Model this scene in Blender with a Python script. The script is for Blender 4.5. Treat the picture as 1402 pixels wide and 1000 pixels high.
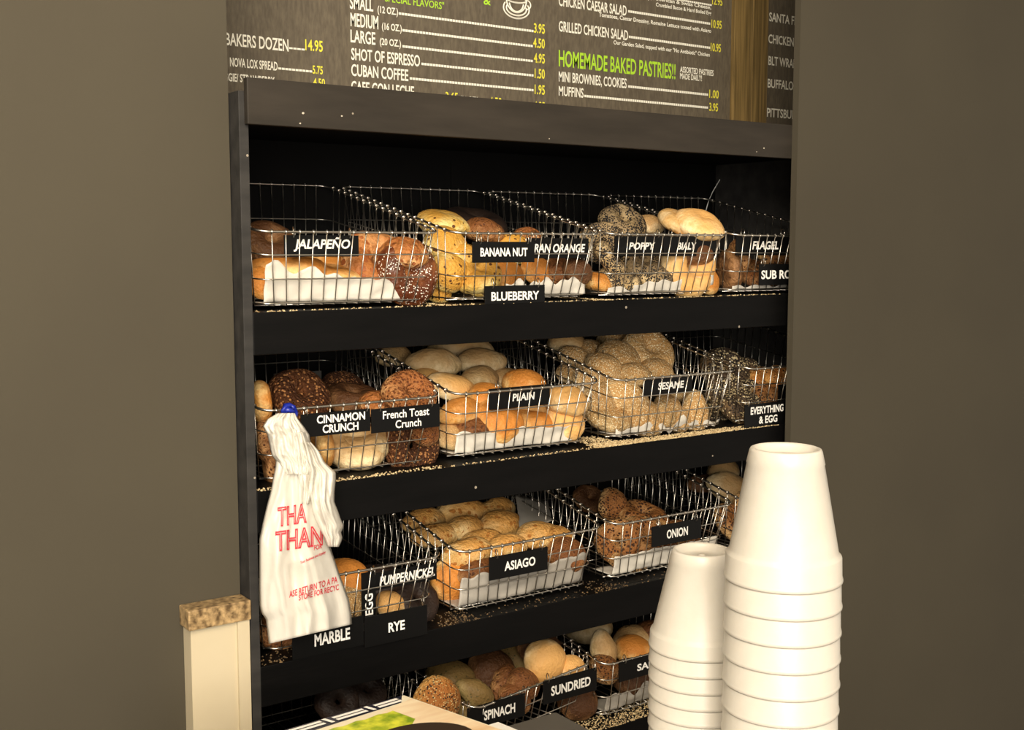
import bpy, bmesh, math, random
from mathutils import Vector, Matrix, Euler, noise
R = math.radians
sc = bpy.context.scene
col = sc.collection
for o in list(bpy.data.objects):
    bpy.data.objects.remove(o)

# ------------------------------------------------------------------ camera
F = 1600.0                                   # focal length in pixels of the 1402 px wide frame
PITCH = math.atan(162 / F)
YAW = math.pi / 2 - math.atan(2269 * math.cos(PITCH) / F)
CAM = Vector((-0.60986, -1.45, 1.50))
cam_data = bpy.data.cameras.new('camera')
cam_data.sensor_width = 36.0
cam_data.lens = F / 1402 * 36.0
cam_data.clip_start = 0.02
cam = bpy.data.objects.new('camera', cam_data)
col.objects.link(cam)
cam.location = CAM
cam.rotation_euler = (math.pi / 2 - PITCH, 0, -YAW)
sc.camera = cam

# ------------------------------------------------------------------ light
world = bpy.data.worlds.new('room_light')
sc.world = world
world.use_nodes = True
bg = world.node_tree.nodes['Background']
bg.inputs[0].default_value = (1.0, 0.90, 0.76, 1)
bg.inputs[1].default_value = 0.42


def area(name, loc, target, sx, sy, power, colr):
    l = bpy.data.lights.new(name, 'AREA')
    l.shape = 'RECTANGLE'
    l.size, l.size_y, l.energy, l.color = sx, sy, power, colr
    o = bpy.data.objects.new(name, l)
    col.objects.link(o)
    o.location = loc
    o.rotation_euler = (Vector(target) - Vector(loc)).to_track_quat('-Z', 'Y').to_euler()
    return o


area('ceiling_light', (-0.6, -1.5, 2.62), (0.55, 0.0, 1.3), 1.1, 0.5, 30, (1.0, 0.87, 0.68))
area('ceiling_light', (-1.5, -2.6, 2.62), (0.5, 0.0, 1.2), 1.2, 0.6, 78, (1.0, 0.89, 0.73))
area('added_fill_light', (-2.0, -4.2, 1.8), (0.4, 0.0, 1.25), 2.4, 1.5, 110, (1.0, 0.92, 0.80))  # added soft fill behind the camera, brightens the wires at the back
vs = sc.view_settings
vs.view_transform = 'Standard'
vs.look = 'None'
vs.exposure = 0.34
vs.gamma = 1.0
vs.use_curve_mapping = False

# ------------------------------------------------------------------ measuring from the photo
fw = Vector((math.sin(YAW) * math.cos(PITCH), math.cos(YAW) * math.cos(PITCH), -math.sin(PITCH)))
rt = Vector((math.cos(YAW), -math.sin(YAW), 0))
upv = rt.cross(fw)


def ray(px, py):
    return fw + rt * ((px - 701) / F) + upv * ((500 - py) / F)


def at(px, py, Y):                            # point of the upright plane Y seen at a pixel
    r = ray(px, py)
    return CAM + r * ((Y - CAM.y) / r.y)


def atz(px, py, z):                           # point of the level plane z seen at a pixel
    r = ray(px, py)
    return CAM + r * ((z - CAM.z) / r.z)


def depth(p):
    return (p - CAM).dot(fw)


# ------------------------------------------------------------------ materials
def lin(c):
    f = lambda v: v / 12.92 if v <= 0.04045 else ((v + 0.055) / 1.055) ** 2.4
    return tuple(f(v / 255) for v in c) + (1.0,)


def new_mat(name):
    m = bpy.data.materials.new(name)
    m.use_nodes = True
    nt = m.node_tree
    return m, nt, nt.nodes['Principled BSDF']


def flat(name, c, rough=0.5, metal=0.0, spec=0.5):
    m, nt, b = new_mat(name)
    b.inputs['Base Color'].default_value = lin(c)
    b.inputs['Roughness'].default_value = rough
    b.inputs['Metallic'].default_value = metal
    b.inputs['Specular IOR Level'].default_value = spec
    return m


def N(nt, kind, **kw):
    n = nt.nodes.new(kind)
    for k, v in kw.items():
        setattr(n, k, v)
    return n


def noisy(name, c1, c2, scale, rough=0.5, bump=0.0, bscale=80, metal=0.0, stretch=None, spec=0.5, detail=4):
    m, nt, b = new_mat(name)
    tc = N(nt, 'ShaderNodeTexCoord')
    mp = N(nt, 'ShaderNodeMapping')
    if stretch:
        mp.inputs['Scale'].default_value = stretch
    nt.links.new(tc.outputs['Object'], mp.inputs[0])
    nz = N(nt, 'ShaderNodeTexNoise')
    nz.inputs['Scale'].default_value = scale
    nz.inputs['Detail'].default_value = detail
    nt.links.new(mp.outputs[0], nz.inputs['Vector'])
    rp = N(nt, 'ShaderNodeValToRGB')
    rp.color_ramp.elements[0].position, rp.color_ramp.elements[0].color = 0.33, lin(c1)
    rp.color_ramp.elements[1].position, rp.color_ramp.elements[1].color = 0.67, lin(c2)
    nt.links.new(nz.outputs[0], rp.inputs[0])
    nt.links.new(rp.outputs[0], b.inputs['Base Color'])
    b.inputs['Roughness'].default_value = rough
    b.inputs['Metallic'].default_value = metal
    b.inputs['Specular IOR Level'].default_value = spec
    if bump:
        n2 = N(nt, 'ShaderNodeTexNoise')
        n2.inputs['Scale'].default_value = bscale
        nt.links.new(mp.outputs[0], n2.inputs['Vector'])
        bp = N(nt, 'ShaderNodeBump')
        bp.inputs['Strength'].default_value = bump
        bp.inputs['Distance'].default_value = 0.002
        nt.links.new(n2.outputs[0], bp.inputs['Height'])
        nt.links.new(bp.outputs[0], b.inputs['Normal'])
    return m


def black_paint(name, c1, c2, rough):
    """black painted board with faint grain and a few chipped pale specks"""
    m = noisy(name, c1, c2, 14, rough, 0.12, 60, stretch=(0.5, 3, 3), spec=0.14)
    nt = m.node_tree
    b = nt.nodes['Principled BSDF']
    src = b.inputs['Base Color'].links[0].from_socket
    tc = N(nt, 'ShaderNodeTexCoord')
    v = N(nt, 'ShaderNodeTexVoronoi')
    v.inputs['Scale'].default_value = 34
    nt.links.new(tc.outputs['Object'], v.inputs['Vector'])
    lt = N(nt, 'ShaderNodeMath', operation='LESS_THAN')
    lt.inputs[1].default_value = 0.075
    nt.links.new(v.outputs['Distance'], lt.inputs[0])
    sep = N(nt, 'ShaderNodeSeparateColor')
    nt.links.new(v.outputs['Color'], sep.inputs[0])
    g = N(nt, 'ShaderNodeMath', operation='GREATER_THAN')
    g.inputs[1].default_value = 0.90
    nt.links.new(sep.outputs[0], g.inputs[0])
    mu = N(nt, 'ShaderNodeMath', operation='MULTIPLY')
    nt.links.new(lt.outputs[0], mu.inputs[0])
    nt.links.new(g.outputs[0], mu.inputs[1])
    mx = N(nt, 'ShaderNodeMixRGB')
    nt.links.new(mu.outputs[0], mx.inputs[0])
    nt.links.new(src, mx.inputs[1])
    mx.inputs[2].default_value = lin((150, 140, 125))
    nt.links.new(mx.outputs[0], b.inputs['Base Color'])
    return m


def bread(name, c1, c2, top, speck=None, sp_scale=26, sp_size=0.25, sp_amount=0.5, bump=0.5, bscale=16, rough=0.55, speck2=None):
    """crust: two doughy tones, a browner crown, optional seeds; mesh space is 1 unit = the bread's diameter"""
    m, nt, b = new_mat(name)
    L = nt.links.new
    tc = N(nt, 'ShaderNodeTexCoord')
    oi = N(nt, 'ShaderNodeObjectInfo')
    off = N(nt, 'ShaderNodeVectorMath', operation='MULTIPLY_ADD')
    cb = N(nt, 'ShaderNodeCombineXYZ')
    for i in range(3):
        L(oi.outputs['Random'], cb.inputs[i])
    L(cb.outputs[0], off.inputs[0])
    off.inputs[1].default_value = (13, 7, 5)
    L(tc.outputs['Object'], off.inputs[2])
    nz = N(nt, 'ShaderNodeTexNoise')
    nz.inputs['Scale'].default_value = 3.2
    nz.inputs['Detail'].default_value = 5
    nz.inputs['Roughness'].default_value = 0.6
    L(off.outputs[0], nz.inputs['Vector'])
    r1 = N(nt, 'ShaderNodeValToRGB')
    r1.color_ramp.elements[0].position, r1.color_ramp.elements[0].color = 0.42, lin(c1)
    r1.color_ramp.elements[1].position, r1.color_ramp.elements[1].color = 0.60, lin(c2)
    L(nz.outputs[0], r1.inputs[0])
    # browner crown where the oven reached it (bread's own up)
    sx = N(nt, 'ShaderNodeSeparateXYZ')
    L(tc.outputs['Object'], sx.inputs[0])
    n3 = N(nt, 'ShaderNodeTexNoise')
    n3.inputs['Scale'].default_value = 2.0
    L(off.outputs[0], n3.inputs['Vector'])
    ad = N(nt, 'ShaderNodeMath', operation='MULTIPLY_ADD')
    L(n3.outputs[0], ad.inputs[0])
    ad.inputs[1].default_value = 0.55
    L(sx.outputs[2], ad.inputs[2])
    r2 = N(nt, 'ShaderNodeMapRange')
    r2.inputs[1].default_value = 0.28
    r2.inputs[2].default_value = 0.50
    L(ad.outputs[0], r2.inputs[0])
    mx = N(nt, 'ShaderNodeMixRGB')
    L(r2.outputs[0], mx.inputs[0])
    L(r1.outputs[0], mx.inputs[1])
    mx.inputs[2].default_value = lin(top)
    last = mx.outputs[0]
    hgt = None

    def seeds(colr, scale, size, amount, last):
        v = N(nt, 'ShaderNodeTexVoronoi')
        v.inputs['Scale'].default_value = scale
        L(off.outputs[0], v.inputs['Vector'])
        lt = N(nt, 'ShaderNodeMath', operation='LESS_THAN')
        lt.inputs[1].default_value = size
        L(v.outputs['Distance'], lt.inputs[0])
        sp = N(nt, 'ShaderNodeSeparateColor')
        L(v.outputs['Color'], sp.inputs[0])
        n4 = N(nt, 'ShaderNodeTexNoise')
        n4.inputs['Scale'].default_value = 4
        L(off.outputs[0], n4.inputs['Vector'])
        av = N(nt, 'ShaderNodeMath', operation='MULTIPLY_ADD')
        L(n4.outputs[0], av.inputs[0])
        av.inputs[1].default_value = 3.2
        av.inputs[2].default_value = -1.6
        av2 = N(nt, 'ShaderNodeMath', operation='ADD')
        L(av.outputs[0], av2.inputs[0])
        av2.inputs[1].default_value = amount
        ok = N(nt, 'ShaderNodeMath', operation='LESS_THAN')
        L(sp.outputs[0], ok.inputs[0])
        L(av2.outputs[0], ok.inputs[1])
        mu = N(nt, 'ShaderNodeMath', operation='MULTIPLY')
        L(lt.outputs[0], mu.inputs[0])
        L(ok.outputs[0], mu.inputs[1])
        m2 = N(nt, 'ShaderNodeMixRGB')
        L(mu.outputs[0], m2.inputs[0])
        L(last, m2.inputs[1])
        m2.inputs[2].default_value = lin(colr)
        return m2.outputs[0], mu.outputs[0]
    if speck:
        last, hgt = seeds(speck, sp_scale, sp_size, sp_amount, last)
    if speck2:
        last, _ = seeds(speck2, sp_scale * 0.8, sp_size, sp_amount * 0.8, last)
    hs = N(nt, 'ShaderNodeHueSaturation')
    mr = N(nt, 'ShaderNodeMapRange')
    mr.inputs[3].default_value = 0.92
    mr.inputs[4].default_value = 1.28
    L(oi.outputs['Random'], mr.inputs[0])
    L(mr.outputs[0], hs.inputs['Value'])
    L(last, hs.inputs['Color'])
    L(hs.outputs[0], b.inputs['Base Color'])
    b.inputs['Roughness'].default_value = rough
    b.inputs['Specular IOR Level'].default_value = 0.35
    n5 = N(nt, 'ShaderNodeTexNoise')
    n5.inputs['Scale'].default_value = bscale
    n5.inputs['Detail'].default_value = 4
    L(off.outputs[0], n5.inputs['Vector'])
    hh = n5.outputs[0]
    if hgt:
        a3 = N(nt, 'ShaderNodeMath', operation='MULTIPLY_ADD')
        L(hgt, a3.inputs[0])
        a3.inputs[1].default_value = 0.35
        L(hh, a3.inputs[2])
        hh = a3.outputs[0]
    bp = N(nt, 'ShaderNodeBump')
    bp.inputs['Strength'].default_value = bump
    bp.inputs['Distance'].default_value = 0.006
    L(hh, bp.inputs['Height'])
    L(bp.outputs[0], b.inputs['Normal'])
    return m


M = {}
M['black'] = black_paint('black painted wood', (5, 5, 5), (10, 9, 9), 0.5)
M['black_post'] = black_paint('worn black paint on the side panel', (46, 45, 44), (60, 58, 56), 0.5)
M['black_in'] = noisy('black painted back boards', (6, 6, 6), (10, 9, 9), 10, 0.75, spec=0.15)
M['header'] = black_paint('faded black header paint', (47, 43, 38), (56, 51, 45), 0.5)
M['wall'] = noisy('taupe wall paint', (66, 60, 47), (70, 64, 50), 3, 0.85, 0.05, 150)
M['wall_dim'] = noisy('brown wall paint', (92, 80, 58), (98, 86, 62), 3, 0.85)
M['floor'] = noisy('brown floor tile', (100, 85, 70), (120, 104, 86), 6, 0.5)
M['ceiling'] = noisy('off white ceiling tile', (205, 198, 185), (215, 208, 195), 30, 0.9)
M['cream'] = noisy('cream painted board', (196, 182, 152), (206, 193, 165), 5, 0.5)
M['granite'] = noisy('speckled brown granite', (92, 72, 48), (190, 160, 115), 130, 0.3, detail=6)
M['menu'] = noisy('charcoal brown linen print', (87, 78, 64), (106, 96, 79), 220, 0.7, stretch=(1, 1, 0.25))
M['board_wood'] = noisy('brown stained wood trim', (98, 80, 46), (150, 124, 76), 26, 0.45, stretch=(6, 6, 0.25))
M['chalk'] = flat('white print', (246, 242, 226), 0.6)
M['yellow'] = flat('yellow print', (236, 226, 70), 0.6)
M['lime'] = flat('lime green print', (176, 222, 56), 0.6)
M['steel'] = flat('chromed wire', (214, 208, 197), 0.28, 1.0)
M['sign'] = flat('black sign plastic', (9, 9, 9), 0.4, spec=0.25)
M['sign_grey'] = flat('dark grey card', (52, 50, 47), 0.6)
M['lettering'] = flat('white sign lettering', (242, 240, 234), 0.5)
M['paper'] = noisy('white baking paper', (206, 200, 188), (222, 217, 206), 9, 0.7, 0.5, 30)
M['wax'] = noisy('grey waxed paper', (158, 152, 142), (184, 178, 168), 9, 0.5, 0.4, 30)
M['foam'] = noisy('white foam', (198, 192, 180), (203, 197, 186), 40, 0.38, 0.05, 300)
M['foam'].node_tree.nodes['Principled BSDF'].inputs['Subsurface Weight'].default_value = 0.15
M['foam'].node_tree.nodes['Principled BSDF'].inputs['Subsurface Radius'].default_value = (0.01, 0.008, 0.006)
M['plastic_bag'] = noisy('thin white plastic film', (206, 201, 190), (216, 211, 201), 6, 0.36, 0.4, 40)
M['red'] = flat('red bag print', (205, 52, 66), 0.6)
M['blue'] = flat('blue plastic clip', (28, 44, 150), 0.35)
M['grey_box'] = noisy('grey plastic', (78, 74, 68), (86, 82, 75), 8, 0.45)
M['navy'] = flat('navy print', (26, 28, 44), 0.4)
M['carton'] = flat('cream printed card', (238, 226, 196), 0.35)
M['lettuce'] = noisy('printed lettuce greens', (120, 150, 28), (226, 226, 70), 60, 0.35, detail=6)
M['bread_print'] = noisy('printed bread tones', (222, 180, 134), (246, 226, 190), 14, 0.35, stretch=(0.6, 3, 1))
M['dark_print'] = flat('dark brown print', (52, 40, 30), 0.4)
M['white_card'] = flat('white card', (244, 240, 232), 0.6)
M['counter'] = noisy('dark grey worktop', (50, 47, 44), (62, 58, 54), 60, 0.5)

KIND = dict(
    plain=bread('plain bread crust', (214, 176, 116), (240, 214, 166), (214, 164, 98), bump=0.4),
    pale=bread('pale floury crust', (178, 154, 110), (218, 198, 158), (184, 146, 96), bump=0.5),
    golden=bread('golden crust', (206, 146, 72), (238, 200, 134), (196, 126, 54), bump=0.45),
    sesame=bread('sesame crust', (176, 142, 92), (214, 184, 134), (186, 144, 90), (240, 224, 186), 30, 0.36, 0.9, 1.0),
    poppy=bread('poppy seed crust', (166, 140, 98), (216, 190, 144), (150, 128, 96), (26, 24, 24), 30, 0.50, 0.62, 0.9, speck2=(40, 38, 38)),
    everything=bread('everything seed crust', (84, 66, 46), (120, 94, 62), (62, 50, 40), (22, 20, 19), 26, 0.42, 0.8, 1.0, speck2=(206, 186, 144)),
    egg=bread('everything egg crust', (170, 116, 54), (216, 164, 92), (166, 104, 46), (212, 186, 130), 26, 0.36, 0.6, 0.9, speck2=(40, 32, 26)),
    onion=bread('onion crust', (150, 108, 64), (208, 170, 116), (142, 92, 48), (62, 36, 20), 16, 0.42, 0.7, 1.0),
    asiago=bread('cheese bun crust', (210, 166, 98), (240, 212, 154), (206, 150, 78), (178, 116, 52), 9, 0.34, 0.5, 0.8),
    cinnamon=bread('dark cinnamon crumble', (84, 48, 24), (134, 82, 44), (78, 44, 22), (182, 126, 76), 20, 0.40, 0.7, 1.8, 20),
    toast=bread('brown crumb crust', (158, 104, 58), (210, 160, 106), (156, 96, 50), (108, 60, 30), 18, 0.42, 0.7, 1.4, 18),
    cheddar=bread('orange cheese crust', (184, 128, 74), (224, 180, 128), (164, 102, 52), (148, 84, 44), 10, 0.4, 0.6, 1.4, 9),
    salted=bread('dark glazed crust', (100, 50, 28), (160, 100, 60), (84, 42, 22), (248, 240, 226), 34, 0.36, 0.5, 1.0, 9, rough=0.3),
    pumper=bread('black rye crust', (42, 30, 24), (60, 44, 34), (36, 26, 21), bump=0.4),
    yellow=bread('yellow egg crust', (226, 186, 92), (248, 224, 150), (216, 160, 68), (96, 58, 28), 8, 0.26, 0.5, 0.6),
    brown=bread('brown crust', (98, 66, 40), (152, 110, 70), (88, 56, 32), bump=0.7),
    rust=bread('rusty brown crust', (132, 88, 50), (188, 140, 90), (120, 74, 38), (86, 50, 28), 12, 0.34, 0.55, 0.8),
    spinach=bread('dull olive crust', (136, 118, 72), (164, 142, 92), (120, 96, 54), (70, 66, 34), 14, 0.26, 0.5, 0.4),
)


# ------------------------------------------------------------------ mesh helpers
def link(name, me, mat, parent=None):
    o = bpy.data.objects.new(name, me)
    col.objects.link(o)
    if mat is not None and not me.materials:
        me.materials.append(mat)
    if parent is not None:
        o.parent = parent
    return o


def from_bm(name, bm, mat, parent=None, smooth=False, bevel=0.0):
    if bevel:
        bmesh.ops.bevel(bm, geom=list(bm.edges), offset=bevel, segments=2, affect='EDGES', profile=0.6)
    bmesh.ops.recalc_face_normals(bm, faces=bm.faces)
    me = bpy.data.meshes.new(name)
    bm.to_mesh(me)
    bm.free()
    if smooth:
        for p in me.polygons:
            p.use_smooth = True
    return link(name, me, mat, parent)


def box(bm, x0, x1, y0, y1, z0, z1):
    g = bmesh.ops.create_cube(bm, size=1.0)
    for v in g['verts']:
        v.co = Vector(((x0 + x1) / 2 + v.co.x * (x1 - x0), (y0 + y1) / 2 + v.co.y * (y1 - y0), (z0 + z1) / 2 + v.co.z * (z1 - z0)))
    return g['verts']


def box_obj(name, x0, x1, y0, y1, z0, z1, mat, parent=None, bevel=0.0):
    bm = bmesh.new()
    box(bm, x0, x1, y0, y1, z0, z1)
    return from_bm(name, bm, mat, parent, False, bevel)


def tube(bm, pts, r, seg=6, closed=False):
    """bar of constant radius along a list of points"""
    pts = [Vector(p) for p in pts]
    n = len(pts)
    rings = []
    for i, p in enumerate(pts):
        if closed:
            d = pts[(i + 1) % n] - pts[i - 1]
        else:
            d = pts[min(i + 1, n - 1)] - pts[max(i - 1, 0)]
        d.normalize()
        a = Vector((0, 0, 1)) if abs(d.z) < 0.9 else Vector((0, 1, 0))
        u = d.cross(a).normalized()
        w = d.cross(u)
        rings.append([bm.verts.new(p + (u * math.cos(2 * math.pi * k / seg) + w * math.sin(2 * math.pi * k / seg)) * r) for k in range(seg)])
    for i in range(n if closed else n - 1):
        a, b = rings[i], rings[(i + 1) % n]
        for k in range(seg):
            bm.faces.new((a[k], a[(k + 1) % seg], b[(k + 1) % seg], b[k]))
    if not closed:
        bm.faces.new(rings[0])
        bm.faces.new(rings[-1][::-1])


def lathe(bm, prof, seg=48):
    rings = []
    for r, z in prof:
        if r < 1e-6:
            rings.append([bm.verts.new((0, 0, z))])
        else:
            rings.append([bm.verts.new((r * math.cos(2 * math.pi * k / seg), r * math.sin(2 * math.pi * k / seg), z)) for k in range(seg)])
    for a, b in zip(rings, rings[1:]):
        for k in range(seg):
            k2 = (k + 1) % seg
            if len(a) == 1:
                bm.faces.new((a[0], b[k2], b[k]))
            elif len(b) == 1:
                bm.faces.new((a[k], a[k2], b[0]))
            else:
                bm.faces.new((a[k], a[k2], b[k2], b[k]))


def tag(o, label, cat, group=None, kind=None):
    o['label'] = label
    o['category'] = cat
    if group:
        o['group'] = group
    if kind:
        o['kind'] = kind
    return o


def empty(name, loc):
    o = bpy.data.objects.new(name, None)
    col.objects.link(o)
    o.location = loc
    o.empty_display_size = 0.05
    return o


def structure(o, label=None):
    o['kind'] = 'structure'
    if label:
        o['label'] = label
    return o


# ---- lettering: the built-in font turned into mesh data normalised to its bounding box
def glyphs(text, bold=0.0, shear=0.0, outline=0.0, spacing=1.0, align='LEFT'):
    cu = bpy.data.curves.new('lettering', 'FONT')
    cu.body = text
    cu.size = 1.0
    cu.offset = bold
    cu.shear = shear
    cu.align_x = align
    cu.space_character = spacing
    cu.space_line = 0.85
    cu.resolution_u = 3
    if outline:
        cu.fill_mode = 'NONE'
        cu.bevel_depth = outline
        cu.bevel_resolution = 0
    ob = bpy.data.objects.new('lettering', cu)
    col.objects.link(ob)
    dg = bpy.context.evaluated_depsgraph_get()
    me = bpy.data.meshes.new_from_object(ob.evaluated_get(dg))
    vs_ = [v.co.copy() for v in me.vertices]
    fs_ = [tuple(p.vertices) for p in me.polygons]
    bpy.data.objects.remove(ob)
    bpy.data.curves.remove(cu)
    bpy.data.meshes.remove(me)
    x0 = min(v.x for v in vs_); x1 = max(v.x for v in vs_)
    y0 = min(v.y for v in vs_); y1 = max(v.y for v in vs_)
    return [((v.x - x0) / (x1 - x0), (v.y - y0) / (y1 - y0)) for v in vs_], fs_


def put_text(bm, text, x0, x1, z0, z1, Y, **kw):
    """letters standing on the plane Y, facing the shop, filling the given rectangle"""
    vv, ff = glyphs(text, **kw)
    vs2 = [bm.verts.new((x0 + u * (x1 - x0), Y, z0 + v * (z1 - z0))) for u, v in vv]
    for f in ff:
        try:
            bm.faces.new([vs2[i] for i in f])
        except ValueError:
            pass


# ------------------------------------------------------------------ the room
S1, S2, S3, S4 = 1.414, 1.174, 0.932, 0.694          # tops of the four shelves
XL = -0.013                                          # outer side of the unit
XR = 1.25
YB = 0.40                                            # wall behind the unit
structure(box_obj('floor', -3.0, 3.0, -3.2, 0.6, -0.05, 0.0, M['floor']), 'brown tiled shop floor')
structure(box_obj('ceiling', -3.0, 3.0, -3.2, 0.6, 2.7, 2.75, M['ceiling']), 'off white ceiling')
structure(box_obj('wall_back', -1.2, 2.4, 0.455, 0.55, 0.0, 2.7, M['wall_dim']), 'brown wall behind the shelf and menu boards')
structure(box_obj('wall_left', -3.0, XL - 0.0015, 0.03, 0.45, 0.0, 2.7, M['wall']), 'plain taupe wall left of the black shelf')
structure(box_obj('wall_right', 1.0215, 3.0, -0.026, -0.0125, 0.0, 2.7, M['wall']), 'plain taupe wall right of the black shelf')

# low cream half wall with granite cap against the left side of the unit
t = empty('half_wall', (-0.08, -0.02, 0.0))
box_obj('panel', -0.015, 0.0645, 0.022, 0.049, 0.0, 1.003, M['cream'], t)
box_obj('trim_strip', 0.048, 0.0645, 0.0175, 0.022, 0.0, 1.003, M['cream'], t)
box_obj('granite_cap', -0.02, 0.066, 0.014, 0.0495, 1.003, 1.03, M['granite'], t, 0.002)
tag(t, 'narrow cream half wall with speckled granite cap left of the black shelf', 'half wall')

# ------------------------------------------------------------------ the shelf unit
unit = empty('display_shelf', (0, 0, 0))
tag(unit, 'black painted wooden shelf unit with four shelves holding the bread baskets', 'shelf')
box_obj('side_panel', XL, 0.0, 0.0, YB, 0.0, 1.70, M['black_post'], unit, 0.0008)
box_obj('side_panel', XR - 0.013, XR, 0.0, YB, 0.0, 1.70, M['black_post'], unit)
box_obj('back_panel', 0.0, XR - 0.013, YB - 0.010, YB, 0.0, 1.70, M['black_in'], unit)
hdr = box_obj('header_board', -0.006, XR, -0.012, -0.0005, 1.657, 1.716, M['header'], unit, 0.0012)
box_obj('top_board', 0.0, XR - 0.013, 0.0, YB - 0.01, 1.676, 1.695, M['black_in'], unit)
for z in (S1, S2, S3, S4):
    sb = box_obj('shelf_board', 0.0, XR - 0.013, 0.012, YB - 0.01, z - 0.02, z, M['black'], unit)
    box_obj('shelf_edge', 0.0, XR - 0.013, 0.0, 0.0118, z - 0.057, z, M['black'], sb, 0.0012)
box_obj('back_seam', 0.556, 0.559, YB - 0.0115, YB - 0.0102, S1, 1.657, M['black'], unit)


for cx_, cy_, cr_ in ((415, 155, 1.7), (411, 169, 1.2), (468, 159, 1.3), (1046, 203, 1.5), (1036, 208, 1.0), (752, 190, 1.0)):
    bm = bmesh.new()
    bmesh.ops.create_icosphere(bm, subdivisions=1, radius=1.0)
    pc = at(cx_, cy_, -0.0122)
    for v in bm.verts:
        v.co = Vector((pc.x + v.co.x * cr_ * 0.0012, pc.y + v.co.y * 0.0004, pc.z + v.co.z * cr_ * 0.0009))
    from_bm('paint_chip', bm, flat('bare wood chip', (196, 186, 168), 0.8), hdr)


# ------------------------------------------------------------------ menu boards above
YM = 0.425                                            # face of the boards
def menu_board(name, x0, x1, label, wood_l, wood_r):
    b = empty(name, ((x0 + x1) / 2, YM, 1.70))
    o = box_obj('panel', x0, x1, YM, YM + 0.018, 1.60, 2.40, M['menu'])
    o.parent = b
    o.matrix_parent_inverse = Matrix.Translation(-Vector(b.location))
    for (a, c) in (wood_l, wood_r):
        if a is None:
            continue
        w = box_obj('frame_rail', a, c, YM - 0.010, YM + 0.018, 1.60, 2.40, M['board_wood'], None, 0.002)
        w.parent = b
        w.matrix_parent_inverse = Matrix.Translation(-Vector(b.location))
    return tag(b, label, 'menu board', 'menu boards above the shelf')


def child_world(o, parent):
    o.parent = parent
    o.matrix_parent_inverse = Matrix.Translation(-Vector(parent.location))
    return o


xm = lambda px, py=80: at(px, py, YM).x
YT = YM - 0.0006
mb1 = menu_board('menu_board', xm(200), xm(1000.5), 'wide charcoal menu board with coffee prices and HOMEMADE BAKED PASTRIES heading', (None, None), (xm(1001), xm(1025)))
mb2 = menu_board('menu_board', xm(1047.5), xm(1420), 'charcoal menu board at upper right beginning SANTA and CHICKEN', (xm(1026), xm(1047)), (None, None))
white, yel, grn = ('chalk', 'item_name'), ('yellow', 'price'), ('lime', 'heading')
BOARD = [mb1]


def mtext(bm, text, xa, xb, yb, cap, **kw):
    """text whose left end's baseline is at pixel (xa, yb), running to pixel column xb, cap height in pixels"""
    p = at(xa, yb, YT)
    k = depth(p) / F
    x1 = at(xb, yb, YT).x
    kw.setdefault('bold', 0.018)
    h = cap * k * 1.02
    if any(c in text for c in ',()&;Q') or any(c in 'gjpqy' for c in text):
        p.z -= h * 0.22
        h *= 1.22
    mat, nm = bm
    bm = bmesh.new()
    put_text(bm, text, p.x, x1, p.z, p.z + h, YT, **kw)
    child_world(from_bm('small_note' if cap < 8.5 and nm == 'item_name' else nm, bm, M[mat]), BOARD[0])


def mline(xa, ya, xb, h=3.2):
    p = at(xa, ya, YT)
    k = depth(p) / F
    x1 = at(xb, ya, YT).x
    bm = bmesh.new()
    n = max(4, int((x1 - p.x) / 0.006))
    for i in range(n):                                # row of small dots that read as a ruled line
        a = p.x + (x1 - p.x) * i / n
        vs4 = [bm.verts.new(q) for q in ((a, YT, p.z), (a + (x1 - p.x) / n * 0.86, YT, p.z), (a + (x1 - p.x) / n * 0.86, YT, p.z + h * k), (a, YT, p.z + h * k))]
        bm.faces.new(vs4)
    child_world(from_bm('dotted_line', bm, M['chalk']), BOARD[0])


# left column
mtext(white, 'BAKERS DOZEN', 309, 395, 62, 17)
mline(396, 67, 418, 2.4)
mtext(yel, '14.95', 418, 442, 69, 15)
mtext(white, 'NOVA LOX SPREAD', 315, 380, 91, 12)
mline(381, 95, 428, 2.8)
mtext(yel, '5.75', 428, 442, 101, 11)
mtext(white, 'VEGGIE/ STRAWBERRY', 298, 376, 110, 11)
mtext(yel, '4.50', 429, 445, 118, 11)
# coffee column
mtext(grn, 'SPECIAL FLAVORS"', 527, 608, 2, 10, bold=0.008)
mtext(white, 'SMALL', 479, 511, 12, 17)
mtext(white, '(12 OZ.)', 517, 545, 18, 10)
mline(546, 20, 731)
mtext(yel, '3.95', 731, 746, 45, 13)
mtext(white, 'MEDIUM', 480, 518, 36, 18)
mtext(white, '(16 OZ.)', 523, 550, 41, 10)
mline(551, 43, 730)
mtext(yel, '4.50', 730, 746, 65, 13)
mtext(white, 'LARGE', 480, 514, 58, 17)
mtext(white, '(20 OZ.)', 520, 549, 62, 10)
mline(551, 65, 730)
mtext(yel, '4.95', 731, 746, 86, 13)
mtext(white, 'SHOT OF ESPRESSO', 481, 575, 82, 16)
mline(577, 89, 731)
mtext(yel, '1.50', 732, 746, 107, 13)
mtext(white, 'CUBAN COFFEE', 481, 559, 104, 16)
mline(561, 109, 731)
mtext(yel, '1.95', 732, 746, 129, 13)
mtext(white, 'CAFE CON LECHE', 481, 567, 127, 16)
mtext(white, '(12 OZ.)', 572, 596, 136, 9)
mtext(yel, '3.65', 610, 627, 138, 12)
mtext(white, '(16 OZ.)', 630, 655, 140, 9)
mtext(yel, '4.50', 670, 687, 145, 12)
mtext(white, '(20 OZ.)', 692, 716, 147, 9)
mtext(yel, '4.95', 731, 746, 151, 12)
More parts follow.
